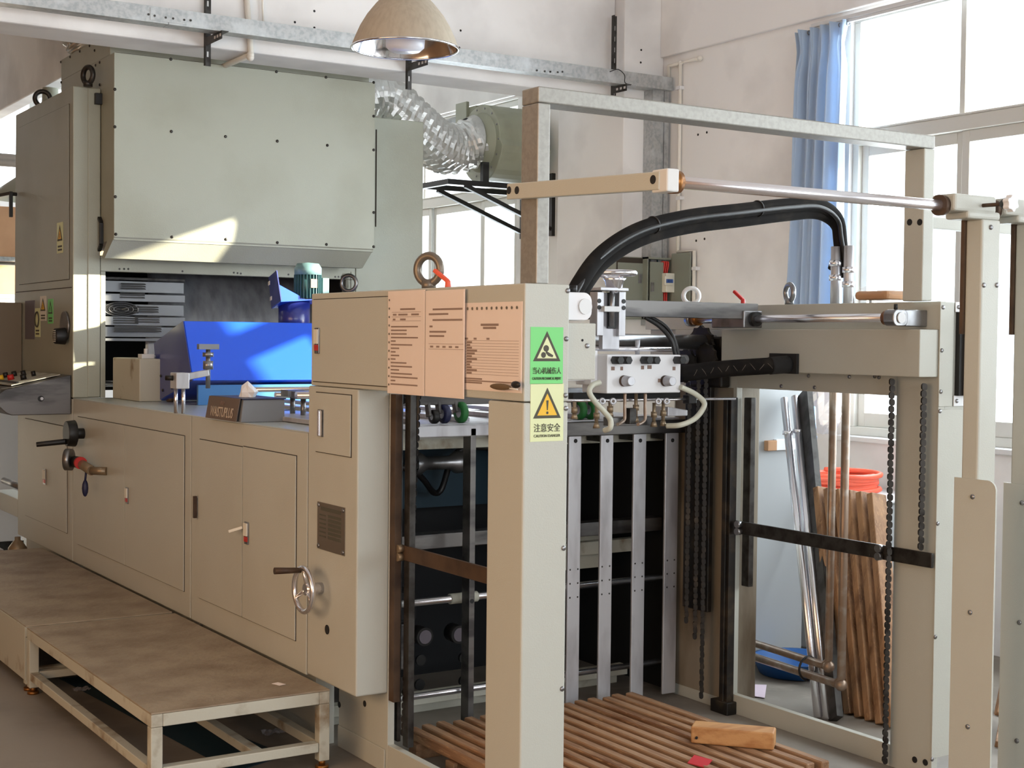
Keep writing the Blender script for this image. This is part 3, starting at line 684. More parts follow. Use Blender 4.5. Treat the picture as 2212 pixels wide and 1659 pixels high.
# far side cabinets seen from inside
fc = thing('base_cabinet', 'far side panel of the machine base seen through the feeder frame', 'cabinet', (4.2, 6.6, 0))
B('shade_liner', 'dark_inside', fc, 4.12, 4.139, 5.05, 5.9, 0, 1.18)  # near-black sheet added as the shade inside the machine base
MB().box(4.14, 4.26, 5.04, 9.5, 0, 1.188).build('body', 'paint', fc, .003)
MB().box(2.44, 4.14, 5.9, 5.92, 0, 1.188).build('shade_bulkhead', 'dark_inside', fc)  # dark sheet across the hollow base, its colour stands for the shade there
wt = thing('machine_worktop', 'long beige steel worktop over the base cabinets', 'worktop', (3.28, 6.6, 1.19))
B('top_plate', 'paint', wt, 2.4305, 4.26, 5.035, TYF-.002, 1.19, 1.228)
MB().box(XS+.002, 4.26, 5.035, TYF-.002, 1.2285, 1.2335).build('steel_sheet', 'worktop_sheet', wt)
B('slot', 'black_matte', wt, 2.75, 3.9, 6.55, 6.62, 1.2336, 1.2345)

# ---------------------------------------------------------------- grey box on the worktop
q = at(301,868,z=1.234); q2 = at(241,862,x=q.x)
gb = thing('grey_box', 'plain grey metal box standing on the worktop left of the blue cover', 'box', (q.x+.1, q.y+.2, 1.234))
B('body', 'paint_old', gb, q.x, q.x+.13, q.y, q2.y-.02, 1.2345, 1.47, bevel=.006)
MB().box(q.x+.03, q.x+.1, q.y+.05, q.y+.12, 1.47, 1.495).cyl((q.x+.065,q.y+.085,1.495), (q.x+.065,q.y+.085,1.525), .012).cyl((q.x+.1,q.y+.085,1.483), (q.x+.15,q.y+.085,1.483), .008).build('valve', 'alu_white', gb, .002)
MB().cyl((q.x+.15,q.y-.02,1.262), (q.x+.19,q.y-.02,1.262), .028, n=20).build('roller_end', 'brass', gb)

# ---------------------------------------------------------------- blue cover, motor and bracket
bxx = 2.62
A_, B_, C_, D_ = at(397,693,x=bxx), at(334,742,x=bxx), at(345,866,x=bxx), at(417,822,x=bxx)
bcv = thing('blue_cover', 'glossy bright blue sheet metal cover over the rollers', 'machine cover', (3.3, 7.4, 1.234))
MB().prism([A_, B_, C_, D_], (1.45,0,0)).build('shell', 'blue_paint', bcv, .004)
# thin end sheet, its darker blue paints in the shade of that side
MB().prism([A_+V((-.002,0,0)), B_+V((-.002,0,0)), C_+V((-.002,0,.003)), D_+V((-.002,0,0))], (-.003,0,0)).build('end_shade', 'blue_dark', bcv)
for (u, v) in ((348,812),(352,843),(372,838)): inst('screw', SCXD, at(u, v, x=bxx-.005), bcv)
MB().box(2.66, 4.0, D_.y+.03, D_.y+.05, 1.2345, 1.34).build('lower_skirt', 'cyan_pipe', bcv)
MY = 7.55
mo = thing('electric_motor', 'finned dark green electric motor with a pale teal fan cap', 'motor', (at(665,600,y=MY).x, MY, 1.7))
mc = at(665,600,y=MY); mr = (at(692,600,y=MY).x-at(638,600,y=MY).x)/2
zt_, zb_2, zc_ = at(665,567,y=MY).z, at(665,645,y=MY).z, at(665,594,y=MY).z
MB().cyl((mc.x,MY,zb_2), (mc.x,MY,zc_), mr*.88, n=24).build('body', 'motor_green', mo)
fm = MB().box(-.002, .002, -mr*1.02, -mr*.86, 0, (zc_-zb_2)).mesh('fin', 'motor_green', V((0,0,0)))
for k in range(26): inst('fin', fm, (mc.x,MY,zb_2), mo, (0,0,2*math.pi*k/26))
MB().lathe([(mr*1.02,0),(mr*1.06,.0),(mr*1.06,(zt_-zc_)*.55),(mr*.85,(zt_-zc_)*.9),(.001,(zt_-zc_))], (mc.x,MY,zc_), (0,0,1), 8).build('fan_cap', 'motor_cap', mo)
B('terminal_box', 'motor_cap', mo, mc.x+mr*.95, mc.x+mr*1.5, MY-.04, MY+.05, zb_2+.03, zb_2+.12, bevel=.004)
B('nameplate', 'plate_metal', mo, mc.x-.018, mc.x+.022, MY-mr*1.05, MY-mr*1.02, zb_2+.06, zb_2+.11)
bb_ = thing('motor_bracket', 'folded blue steel bracket with square holes beside the motor', 'bracket', (at(600,640,y=MY).x, MY, 1.68))
P = lambda u, v, y=MY: at(u, v, y=y)
pl = [P(580,599,MY+.12), P(597,584,MY-.05), P(607,651,MY-.05), P(586,667,MY+.12)]
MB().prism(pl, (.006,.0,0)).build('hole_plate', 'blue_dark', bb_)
for (u, v) in ((582,612),(594,602),(586,645),(598,634)):
    c = P(u, v, MY+.03); MB().obox(c+V((-.004,-.004,0)), (pl[1]-pl[0]), (0,0,1), (pl[1]-pl[0]).cross(V((0,0,1))), .03, .022, .004).build('square_hole', 'sticker_white', bb_)
MB().prism([P(603,615,MY-.04), P(607,651,MY-.04), P(660,646,MY-.04)], (0,.01,0)).build('gusset', 'blue_paint', bb_)
MB().prism([P(588,667,MY+.1), P(607,652,MY-.06), P(690,648,MY-.06), P(690,655,MY+.1)], (0,0,.008)).build('shelf', 'blue_paint', bb_)
c = P(640,690,MY+.02)
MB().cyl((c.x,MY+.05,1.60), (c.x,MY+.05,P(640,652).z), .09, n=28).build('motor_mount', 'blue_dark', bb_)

# ---------------------------------------------------------------- clamp post with two rods
q = at(383,893,z=1.2345); zc = at(388,840,x=q.x).z
cp = thing('clamp_post', 'pair of steel rods with an aluminium clamp block standing on the worktop', 'clamp', (q.x+.02, q.y, 1.234))
for dx, dy in ((0,.02),(.022,-.02)): MB().cyl((q.x+dx,q.y+dy,1.2345), (q.x+dx,q.y+dy,zc+.01), .009).build('rod', 'chrome', cp)
MB().box(q.x-.02, q.x+.045, q.y-.04, q.y+.045, zc, zc+.075).build('block', 'alu', cp, .004)
MB().cyl((q.x-.02,q.y+.0,zc+.05), (q.x-.05,q.y+.02,zc+.05), .012).build('set_screw', 'black', cp)
MB().bar((q.x+.045,q.y,zc+.055), (q.x+.15,q.y,zc+.075), .03, .03).build('arm', 'alu', cp, .003)
MB().cyl((q.x+.15,q.y,zc+.0), (q.x+.15,q.y,zc+.19), .011).cyl((q.x+.15,q.y,zc+.09), (q.x+.15,q.y,zc+.13), .024).cyl((q.x+.15,q.y,zc+.15), (q.x+.15,q.y,zc+.17), .026).box(q.x+.1, q.x+.2, q.y-.015, q.y+.015, zc+.185, zc+.21).build('spindle', 'steel', cp)

# ---------------------------------------------------------------- tissue box
t0 = at(520,913,z=1.234); t1 = at(443,903,x=t0.x); t2 = at(602,908,y=t0.y)
tx0, tx1, ty0, ty1_, tzt = t0.x, t0.x+.20, t0.y, t0.y+.37, 1.33
tb = thing('tissue_box', 'brown and grey tissue box with printed brand name and a tissue sticking out', 'tissue box', (tx0+.1, ty0+.18, 1.234))
MB().prism([(tx0,ty0,1.2345),(tx1,ty0,1.2345),(tx1,ty0,tzt),(tx0+.012,ty0,tzt)], (0,.36,0)).build('carton', 'cardboard_inside', tb, .002)
MB().prism([(tx0-.014,ty0+.012,1.237),(tx0+.004,ty0+.012,tzt+.004),(tx0+.004,ty0+.37,tzt+.004),(tx0-.014,ty0+.37,1.237)], (-.004,0,.0)).build('side_flap', 'cardboard_dark', tb)
MB().box(tx0+.006, tx1+.004, ty0-.006, ty0+.365, tzt+.001, tzt+.005).build('lid', 'navy', tb)
text('brand_print', 'WAISTUPLUS', 'ink_light', .062, (tx0-.0150,ty0+.185,1.268), (0,-1,0), (.18,0,1), tb, .72)
text('logo_print', 'WLP', 'ink', .024, (tx0-.0085,ty0+.19,1.308), (0,-1,0), (.18,0,1), tb, .9)
tsu = MB(); rg = random.Random(3)
ring = [(math.cos(k*.7), math.sin(k*.7)) for k in range(9)]
vs = [(tx0+.1, ty0+.17, tzt+.075)]; fs = []
for lvl, (r, z) in enumerate(((.022,.05),(.035,.025),(.03,.004))):
    for c_, s_ in ring: vs.append((tx0+.1+r*c_*rg.uniform(.6,1.3), ty0+.17+r*1.6*s_*rg.uniform(.6,1.2), tzt+.001+z*rg.uniform(.8,1.2)))
for k in range(8): fs.append((0, 1+k, 2+k))
for lvl in range(2):
    for k in range(8): a = 1+lvl*9+k; fs.append((a, a+9, a+10, a+1))
tsu.add(vs, fs, False).build('tissue', 'tissue', tb)

# ================================================================ feed table with shafts and wheels
ft = thing('feed_table', 'polished steel feed board with shafts and castor wheels between the frames', 'feed table', (3.28, 5.4, 1.24))
MB().box(2.48, 4.09, 4.98, 5.9, 1.236, 1.256).build('board', 'alu', ft, .003)
MB().box(2.72, 3.06, 4.93, 4.975, 1.205, 1.252).build('front_bar', 'alu', ft, .004)
MB().box(3.08, 4.09, 4.93, 4.975, 1.19, 1.25).build('front_bar', 'steel_bare', ft, .004)
for (yy, zz, r) in ((5.12,1.352,.016),(5.3,1.345,.014),(5.6,1.35,.016),(6.1,1.33,.014),(6.4,1.345,.012)): MB().cyl((2.50 if yy < 6 else 2.62,yy,zz), (4.09,yy,zz), r).build('shaft', 'chrome', ft)
MB().box(2.52, 4.08, 5.0, 5.03, 1.33, 1.372).build('wheel_bar', 'steel_bare', ft, .003)
MB().box(2.52, 4.08, 5.44, 5.5, 1.33, 1.375).build('wheel_bar', 'steel', ft, .003)
def wheel(x, m, r=.043, y=5.0):
    wz = 1.256+r
    MB().lathe([(r*.5,-.013),(r*.93,-.013),(r,-.008),(r,.008),(r*.93,.013),(r*.5,.013)], (x,y,wz), (1,0,0), 28).build('wheel_tyre', m, ft)
    MB().disc((x-.012,y,wz), (1,0,0), r*.52, .024).build('wheel_hub', 'alu', ft)
    MB().bar((x-.024,y,wz), (x-.024,y+.02,1.36), .012, .03).build('wheel_fork', 'steel_bare', ft, .002)
wheel(at(996,880,y=5.0).x, 'green_wheel'); wheel(at(960,880,y=5.0).x, 'navy', .038); wheel(at(938,880,y=5.0).x, 'black', .028)
wheel(at(1252,885,y=5.0).x, 'green_wheel'); wheel(at(1276,880,y=5.0).x, 'green_wheel')
for x in (2.75, 3.0, 3.3, 3.6): MB().box(x-.02, x+.02, 5.03, 7.1 if x > 3.2 else 6.9, 1.258, 1.275).build('guide_strip', 'alu', ft)
for (u, v) in ((655,890),(632,885)):
    c = at(u, v, z=1.27); MB().cyl((c.x,c.y,1.2345), (c.x,c.y,1.33), .012).box(c.x-.04, c.x+.04, c.y-.04, c.y+.04, 1.33, 1.36).build('post_block', 'steel', ft)

# cross members under the feed table
cm = thing('feeder_pump_unit', 'steel cross beams, rods and dark pump unit inside the feeder end', 'machine frame', (3.28, 5.1, 0))
MB().box(2.47, 4.08, 5.08, 5.13, 1.145, 1.193).build('beam', 'paint_old', cm, .003)
MB().box(2.47, 4.08, 5.08, 5.16, .735, .795).build('beam', 'steel_bare', cm, .003)
MB().cyl((2.47,5.06,.525), (4.12,5.06,.525), .015).build('rod', 'chrome', cm)
MB().cyl((2.47,5.06,.14), (4.12,5.06,.14), .013).build('rod', 'chrome', cm)
c = at(985,1293,y=5.06); MB().cyl((c.x-.03,5.06,.525), (c.x+.1,5.06,.525), .022).build('collar', 'paint_old', cm)
MB().box(2.47, 4.0, 5.3, 5.4, .0, .045).box(2.47, 4.0, 5.22, 5.28, .055, .10).build('base_beam', 'paint_old', cm, .003)
MB().box(3.60, 3.95, 5.3, 5.33, .55, .74).build('cover_plate', 'paint_old', cm, .003)
MB().box(3.60, 4.1, 5.25, 5.3, .62, .68).build('beam', 'paint_old', cm, .003)
MB().box(2.62, 2.94, 5.42, 5.7, .16, .36).build('pump_block', 'steel_bare', cm, .006)
for (u, v) in ((907,1425),(1000,1420),(905,1478),(1000,1470)): c = at(u, v, y=5.42); MB().disc((c.x,5.42,c.z), (0,-1,0), .024, .012).build('bolt_head', 'black', cm)
MB().box(2.62, 3.0, 5.42, 5.66, .36, .50).build('pump_top', 'dark_inside', cm, .02)
for (u, v) in ((916,1375),(990,1370)):
    c = at(u, v, y=5.36); MB().cyl((c.x,5.42,c.z), (c.x,5.35,c.z), .04, n=24).build('gauge', 'black', cm); MB().disc((c.x,5.35,c.z), (0,-1,0), .03, .003).build('gauge_face', 'label_blue_grey', cm)
c = at(945,1000,y=5.5); MB().lathe([(.05,-.12),(.05,-.09),(.03,-.06),(.03,.06),(.05,.09),(.05,.12)], c, (1,0,0), 20).build('spool', 'steel', cm)
MB().tube(spline([(2.62,5.6,1.12),(3.0,5.5,1.02),(3.2,5.6,.9),(3.3,5.55,1.1),(3.7,5.5,1.05),(4.0,5.6,.95)], 10), .014, 8).build('hose', 'black', cm)
MB().box(2.9, 3.8, 5.72, 5.76, .82, 1.16).build('back_plate', 'teal_dark', cm)

# paper stop bars
ST = thing
def stop_bar(u0, u1, label, y=4.95):
    a = at(u0, 925, y=y); b = at(u1, 925, y=y)
    e = thing('paper_stop_bar', label, 'stop bar', ((a.x+b.x)/2, y, 0), 'vertical paper stop bars of the feeder')
    MB().box(a.x, b.x, y, y+.012, .02, a.z).build('bar', 'alu', e, .003)
    MB().box(a.x+.01, b.x-.01, y+.012, y+.12, 1.16, 1.185).build('mount', 'steel_dark', e)
    inst('hole', HOLEY, ((a.x+b.x)/2, y-.0005, a.z-.055), e)
    for z in (.62, .56, .5): 
        for dx in (-.02, .02): inst('rivet', screw_small, ((a.x+b.x)/2+dx, y, z), e)
    return e
screw_small = screw_mesh((0,-1,0), .004, .002, 'steel_dark')
for (u0, u1, lb) in ((1230,1257,'vertical aluminium stop bar nearest the stickered white post'), (1299,1326,'vertical aluminium stop bar, second to the right of the white post'),
                     (1370,1397,'vertical aluminium stop bar, third to the right of the white post'), (1439,1467,'vertical aluminium stop bar beside the greasy chains, rightmost of the row')):
    stop_bar(u0, u1, lb)
a = at(1019,925,y=4.93)
sg = thing('paper_side_stop', 'deep steel stop bar seen between the chain and the tan post', 'stop bar', (a.x, 4.95, 0))
MB().box(a.x-.004, a.x+.022, 4.93, 4.99, .02, a.z).build('bar', 'steel_bare', sg, .002)
for v in (1248, 1298): inst('hole', HOLEY, V((a.x+.009, 4.9295, at(1025,v,y=4.93).z)), sg)
B('foot_block', 'paint_old', sg, a.x-.005, a.x+.1, 4.80, 4.86, .02, .05, bevel=.003)

# ================================================================ feeder side frames
FYF, ZB, ZT = 3.52, 1.415, 1.765
XA, XO = 4.10, 4.26          # far frame: inner and outer face
def eyebolt(p, parent, R=.05, r=.014, m='steel', nrm=(.5,1,0), name='eye_bolt'):
    p = V(p); MB().torus(p+V((0,0,R+r*1.5)), nrm, R, r, 28, 10).cyl(p, p+V((0,0,r*2.2)), r*1.7).build(name, m, parent)
def lever(p, parent, d=(0,-1,0), m='orange_red', name='clamp_lever'):
    p = V(p); d = V(d); MB().cyl(p, p+V((0,0,.03)), .011, .009).bar(p+V((0,0,.026)), p+V((0,0,.065))+d*.065, .016, .014).build(name, m, parent, .004)
lf = thing('feeder_side_frame', 'near side frame of the feeder with tan panels, handwheel and warning stickers', 'machine frame', (2.38, 4.2, 0))
MB().box(2.43, 2.458, 4.61, 5.02, 0, ZB).box(2.43, 2.458, 3.72, 4.61, 0, .105).build('main_plate', 'paint', lf, .002)
MB().box(XS, 2.43, 4.612, 5.035, .297, ZB-.002).build('rear_column', 'paint', lf, .006)
MB().box(XS, XI, FYF, 5.012, ZB+.0, ZT).build('top_housing', 'paint', lf, .004)
MB().box(XS, XI, FYF, 3.722, 0.0, ZB-.003).build('front_post', 'paint', lf, .006)
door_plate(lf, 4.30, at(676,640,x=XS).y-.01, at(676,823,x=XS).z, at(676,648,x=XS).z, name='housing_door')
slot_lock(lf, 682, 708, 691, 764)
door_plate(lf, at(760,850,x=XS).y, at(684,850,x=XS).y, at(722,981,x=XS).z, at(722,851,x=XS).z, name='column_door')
a = at(688,884,x=XS-.006); b = at(699,944,x=XS-.006)
hp = B('pull_plate', 'steel', lf, XS-.010, XS-.006, b.y, a.y, b.z, a.z)
B('pull_handle', 'chrome', hp, XS-.026, XS-.012, b.y+.002, b.y+.018, b.z+.002, a.z-.002, bevel=.004)
B('lock_mark', 'red', hp, XS-.0115, XS-.010, a.y-.03, a.y-.008, b.z+.03, b.z+.07)
# rating plate
a = at(687,1087,x=XS); b = at(746,1194,x=XS)
pz0, pz1, py1, py2 = at(717,1193,x=XS).z, at(717,1090,x=XS).z, at(687,1130,x=XS).y, at(746,1130,x=XS).y
rp = B('rating_plate', 'plate_metal', lf, XS-.003, XS, py2, py1, pz0, pz1)
mb = MB().box(XS-.0038, XS-.003, py2+.03, py1-.03, pz1-.03, pz1-.016)
for i in range(6):
    z = pz1-.05-i*.016; mb.box(XS-.0038, XS-.003, py1-.075, py1-.02, z, z+.006).box(XS-.0038, XS-.003, py2+.03, py1-.095, z-.002, z+.009)
mb.build('engraved_lines', 'ink_dark', rp)
for yy in (py1-.012, py2+.012):
    for zz in (pz0+.012, pz1-.012): inst('rivet', SCX, (XS-.003, yy, zz), rp)
# handwheel
q = at(700,1272,x=XS); hw = MB()
hw.torus((XS-.075,q.y+.02,q.z), (1,0,.0), .082, .011, 36, 10)
for k in range(3):
    t = math.radians(90+120*k); hw.cyl((XS-.06,q.y+.02,q.z), (XS-.075,q.y+.02+.08*math.cos(t),q.z+.08*math.sin(t)), .008, n=8)
hw.cyl((XS,q.y+.02,q.z), (XS-.07,q.y+.02,q.z), .022)
hwo = hw.build('handwheel', 'chrome', lf)
MB().cyl((XS-.075,q.y+.045,q.z+.07), (XS-.18,q.y+.05,q.z+.075), .010, .013).build('wheel_handle', 'rust_brown', hwo)
inst('hole', MB().disc((0,0,0), (-1,0,0), .018, .002, 18).mesh('hole', 'black_matte', V((0,0,0))), at(707,1360,x=XS-.0005), lf)
eyebolt((2.38, at(926,610,x=2.38).y, ZT), lf, .047, .014, 'plate_metal', (.9,.45,0))
lever((2.40, at(958,618,x=2.40).y-.03, ZT), lf, (-.3,.9,0), name='clamp_lever')
for (u, v) in ((1226,628),(1223,732),(1221,854),(1222,882),(1217,1184),(1214,1488)): inst('screw', SCY, at(u, v, y=FYF), lf)
# access cover on the low plate
q0 = at(725,1572,x=2.43); q1 = at(833,1613,x=2.43)
ac = B('access_cover', 'paint', lf, 2.424, 2.4295, q1.y, q0.y-.03, .0, .085, bevel=.003)
inst('hole', HOLEX, at(733,1522,x=2.4295), lf); inst('hole', HOLEX, at(788,1520,x=2.4295), lf)
# guide rails by the opening
MB().box(2.432, 2.458, 4.57, 4.608, .27, ZB-.02).build('guide_strip', 'rust_brown', lf)
MB().box(2.465, 2.49, 4.52, 4.56, .11, ZB-.02).box(2.47, 2.485, 4.61, 4.66, .11, ZB-.02).build('guide_rail', 'steel_dark', lf, .002)
# strap across the opening
def strap(x, y0, y1, z0, z1, label, boltys, m='rust_brown'):
    e = thing('lift_strap', label, 'strap', (x, (y0+y1)/2, z0))
    MB().box(x, x+.012, y0, y1, z0, z1).build('flat_bar', m, e, .003)
    for by in boltys:
        for zz in (z0+.012, z1-.012): MB().cyl((x-.022,by,zz), (x,by,zz), .015, n=12).build('bolt', 'brass' if x < 3 else 'steel', e)
    return e
s0, s1 = at(872,1178,x=2.462), at(1049,1262,x=2.462)
strap(2.462, 3.725, at(862,1190,x=2.462).y, at(960,1236,x=2.462).z, at(960,1202,x=2.462).z, 'dark brown flat steel strap across the near frame opening', (at(866,1190,x=2.462).y-.012,))
# white inner rail on the near side
B('inner_rail', 'paint', lf, XI+.0005, at(1287,750,y=FYF+.01).x, FYF+.01, 4.8, 1.478, 1.65, bevel=.003)
q = at(1256,662,y=FYF+.02); zc = q.z
wb = MB().prism(rounded((q.x-.03,FYF+.02,zc), (1,0,0), (0,0,1), .14, .085, .028), (0,.07,0)); wb.build('rod_end_block', 'white_plastic', lf, .003)
MB().disc((q.x+.012,FYF+.02,zc), (0,-1,0), .024, .006).build('end_cap', 'alu_white', lf)
MB().cyl((q.x-.01,FYF+.05,zc+.04), (q.x-.01,FYF+.05,zc+.065), .012).build('set_screw', 'black', lf)
MB().cyl((2.55,FYF+.08,zc), (2.55,4.7,zc), .022).build('slide_rod', 'chrome', lf)
inst('hole', MB().disc((0,0,0),(0,-1,0),.004,.001,8).mesh('hole','black_matte',V((0,0,0))), at(1258,735,y=FYF+.0095), lf)
inst('screw', SCY, at(1268,747,y=FYF+.01), lf)

# warning stickers on the white post
def big_sticker(u0, v0, u1, v1, m, fill, zh, en, kind):
    y = FYF-.0012
    a = at(u0, v0, y=FYF); b = at(u1, v1, y=FYF); w_ = b.x-a.x; h_ = a.z-b.z; xc = (a.x+b.x)/2
    o = B('warning_sticker', m, lf, a.x, b.x, y, FYF, b.z, a.z)
    t1, t0 = a.z-h_*.07, a.z-h_*.60
    MB().prism([(xc,y,t1),(xc+w_*.42,y,t0),(xc-w_*.42,y,t0)], (0,-.0005,0)).build('triangle', 'ink_dark', o)
    y -= .0006
    MB().prism([(xc,y,t1-h_*.10),(xc+w_*.30,y,t0+h_*.05),(xc-w_*.30,y,t0+h_*.05)], (0,-.0005,0)).build('triangle_fill', fill, o)
    y -= .0006; tm = t0+h_*.05; k = MB()
    if kind == 'bang':
        k.prism([(xc-w_*.035,y,tm+h_*.26),(xc+w_*.035,y,tm+h_*.26),(xc+w_*.014,y,tm+h_*.09),(xc-w_*.014,y,tm+h_*.09)], (0,-.0004,0)).disc((xc,y,tm+h_*.045), (0,-1,0), w_*.035, .0004, 14)
    else:
        k.disc((xc-w_*.03,y,tm+h_*.175), (0,-1,0), w_*.085, .0004, 16).disc((xc-w_*.11,y,tm+h_*.06), (0,-1,0), w_*.075, .0004, 16)
        k.prism([(xc-w_*.02,y,tm+h_*.13),(xc+w_*.19,y,tm+h_*.055),(xc+w_*.17,y,tm+h_*.02),(xc+w_*.04,y,tm+h_*.04),(xc-w_*.05,y,tm+h_*.1)], (0,-.0004,0))
    k.build('symbol', 'ink_dark', o)
    text('chinese_print', zh, 'ink_dark', w_*(.185 if len(zh) > 4 else .225), (xc,y,a.z-h_*.775), (1,0,0), (0,0,1), o, .80 if len(zh) > 4 else .9)
    text('english_print', en, 'ink_dark', w_*.095, (xc,y,a.z-h_*.905), (1,0,0), (0,0,1), o, .64 if len(en) > 16 else .95)
big_sticker(1146, 706, 1215, 829, 'sticker_green', 'sticker_pale', '当心机械伤人', 'CAUTION MECHANICAL INJURY', 'hand')
big_sticker(1146, 829, 1216, 952, 'sticker_pale', 'sticker_yellow', '注意安全', 'CAUTION DANGER', 'bang')

# document sleeves on the near frame
def sleeve(u0, u1, z0, z1, label, x, paper=True, punch='left', rows=()):
    ya, yb = at(u0, 740, x=x).y, at(u1, 740, x=x).y
    e = thing('document_sleeve', label, 'document', (x, (ya+yb)/2, z0))
    MB().box(x-.002, x-.0006, yb+.004, ya-(.03 if punch == 'left' else .004), z0+.006, z1-(.055 if punch == 'top' else .008)).build('paper_sheet', 'paper', e)
    n, m = 14, 10; vs = []; fs = []; rg = random.Random(int(u0))
    for i in range(m+1):
        for j in range(n+1): vs.append((x-.0036-.0035*abs(math.sin(j*.9+i*.5+rg.random()))*(0 if i in (0,) else 1), yb+(ya-yb)*j/n, z0+(z1-z0)*i/m))
    for i in range(m):
        for j in range(n): a = i*(n+1)+j; fs.append((a, a+n+1, a+n+2, a+1))
    MB().add(vs, fs, True).build('clear_film', 'plastic_film', e)
    MB().box(x-.0006, x-.0001, yb, ya, z0, z1).build('back_film', 'paper', e)
    hh = MB()
    if punch == 'left':
        for k in range(11): z = z0+.03+(z1-z0-.06)*k/10; hh.disc((x-.0022,ya-.012,z), (-1,0,0), .004, .0004, 8)
    elif punch == 'top':
        for k in range(11): yy = yb+.03+(ya-yb-.06)*k/10; hh.disc((x-.0022,yy,z1-.018), (-1,0,0), .005, .0004, 8)
    if punch: hh.build('punch_holes', 'ink_dark', e)
    pr = MB(); H = z1-z0; W_ = ya-yb
    for (t, s0_, s1_, th) in rows: pr.box(x-.0024, x-.002, ya-W_*s1_, ya-W_*s0_, z1-H*t-th, z1-H*t)
    pr.build('printed_lines', 'ink', e); return e
rg = random.Random(5)
zz0, zz1 = at(880,852,x=XS).z, at(880,628,x=XS).z
rows = [(.17,.35,.75,.006)] + [(.205,.12,.9,.0012),(.25,.12,.9,.0012),(.29,.12,.9,.0012)] + [(.222,.15,.25,.006),(.222,.3,.55,.006),(.222,.65,.85,.006),(.268,.15,.22,.006),(.268,.35,.5,.006)]
for i in range(17): rows.append((.34+.035*i, .1, .18+rg.choice((.05,.15,.35,.5,.65)), .005))
sleeve(838, 918, zz0, zz1, 'printed sheet in a clear punched sleeve, leftmost on the tan housing', XS-.009, rows=rows)
rows = [(.17,.2,.95,.006),(.215,.1,.6,.006),(.27,.2,.95,.006),(.33,.12,.2,.006),(.38,.12,.55,.006),(.42,.12,.5,.006),(.50,.1,.98,.0012),(.55,.1,.98,.0012)] + [(.52,.14+.16*k,.22+.16*k,.006) for k in range(5)]
sleeve(919, 1004, at(960,858,x=XS).z, zz1-.004, 'creased plastic sleeve with a half printed sheet, middle of the three', XS-.0105, punch=None, rows=rows)
rows = [(.24,.32,.62,.007),(.275,.36,.58,.007),(.40,.02,.1,.006),(.40,.2,.25,.006),(.40,.42,.47,.006)] + [(.43+.032*k,.06,.95,.001) for k in range(13)] + [(.44+.032*k,.08,.08+rg.choice((.06,.09,.14,.18)),.006) for k in range(12)] + [(.86,.05,.35,.005),(.885,.05,.9,.004),(.905,.05,.35,.005)]
sleeve(1000, 1129, at(1060,845,x=XS).z, at(1060,653,x=XS).z, 'tabular form in a clear sleeve beside the white post, rightmost of the three', XS-.0008, punch='top', rows=rows)
q = at(1058,834,x=XS-.02); q2 = at(1118,834,x=XS-.02)
fp = thing('feather_pen', 'brown feather tucked under the rightmost document sleeve', 'feather', (XS-.02, q.y, q.z))
MB().ball((XS-.02,q.y-.06,q.z), .02, 12, 8, (.3,3.0,.5)).build('vane', 'feather', fp); MB().ball((XS-.02,q2.y+.01,q2.z+.004), .018, 10, 6, (.4,1.4,.6)).build('tip', 'black', fp)
MB().tube([(XS-.02,q.y-.06,q.z), (XS-.02,q2.y,q2.z-.01)], .002, 6).build('quill', 'sticker_white', fp)

# ---------------------------------------------------------------- far side frame
rf = thing('feeder_side_frame', 'far side frame of the feeder with window opening and white front edge', 'machine frame', (4.18, 4.2, 0))
zwl = .083
MB().box(XA, XA+.03, 4.61, 5.03, 0, 1.65).box(XA, XA+.03, FYF, 3.72, 0, 1.65).box(XA, XA+.03, 3.72, 4.61, 0, zwl).box(XA, XA+.03, 3.72, 4.61, 1.402, 1.65).box(XA, XA+.03, FYF, 5.25, 1.65, 1.753).build('main_plate', 'paint', rf, .002)
MB().box(XA+.03, XO, 4.64, 5.03, 0, 1.65).build('rear_column', 'paint_grimy', rf, .005)
MB().box(XA+.03, XO, FYF+.002, 3.70, .08, 1.752).build('front_post', 'paint', rf, .005)
MB().box(XA+.03, XO, 3.70, 5.25, 1.42, 1.753).build('top_housing', 'paint', rf, .004)
B('grimy_panel', 'paint_grimy', rf, XA-.002, XA, 4.63, 5.02, .05, 1.4)
B('front_cap', 'paint', rf, XA-.004, XA+.07, FYF-.004, FYF, 1.37, 1.75, bevel=.002)
B('front_cover', 'paint', rf, XA-.004, XO-.02, FYF-.004, FYF, .08, 1.36, bevel=.002)
a, b = at(2065,655,y=FYF), at(2086,655,y=FYF)
for (z0, z1) in ((1.715,1.752), (1.37,1.41)): 
    o = B('switch_tab', 'alu_white', rf, XA+.075, XO+.03, FYF-.006, FYF-.0005, z0, z1, bevel=.002)
    for xx in (XA+.09, XO+.015): inst('screw', SCY, (xx, FYF-.006, (z0+z1)/2), o)
B('safety_sensor_gap', 'black', rf, XA+.085, XA+.11, FYF-.02, FYF-.0005, 1.41, 1.715)
B('safety_sensor', 'plate_metal', rf, XA+.11, XO+.04, FYF-.045, FYF-.0005, 1.41, 1.715, bevel=.003)
for (u, v) in ((2037,664),(2034,757),(2032,846),(2030,888),(2025,1131),(2020,1376),(2013,1640)): inst('screw', SCY, at(u, v, y=FYF-.004), rf)
B('inner_rail', 'paint', rf, 4.0, XA-.0005, FYF+.005, 4.60, 1.478, 1.65, bevel=.003)
c = at(1724,786,x=4.0); B('cable_gland', 'black_matte', rf, 3.985, 4.0, c.y-.005, c.y+.15, c.z-.04, c.z+.04)
zrr = 1.691
MB().cyl((3.955,3.60,zrr), (3.955,4.70,zrr), .0165).build('slide_rod', 'chrome', rf)
eb0 = at(1955,688,x=3.955)
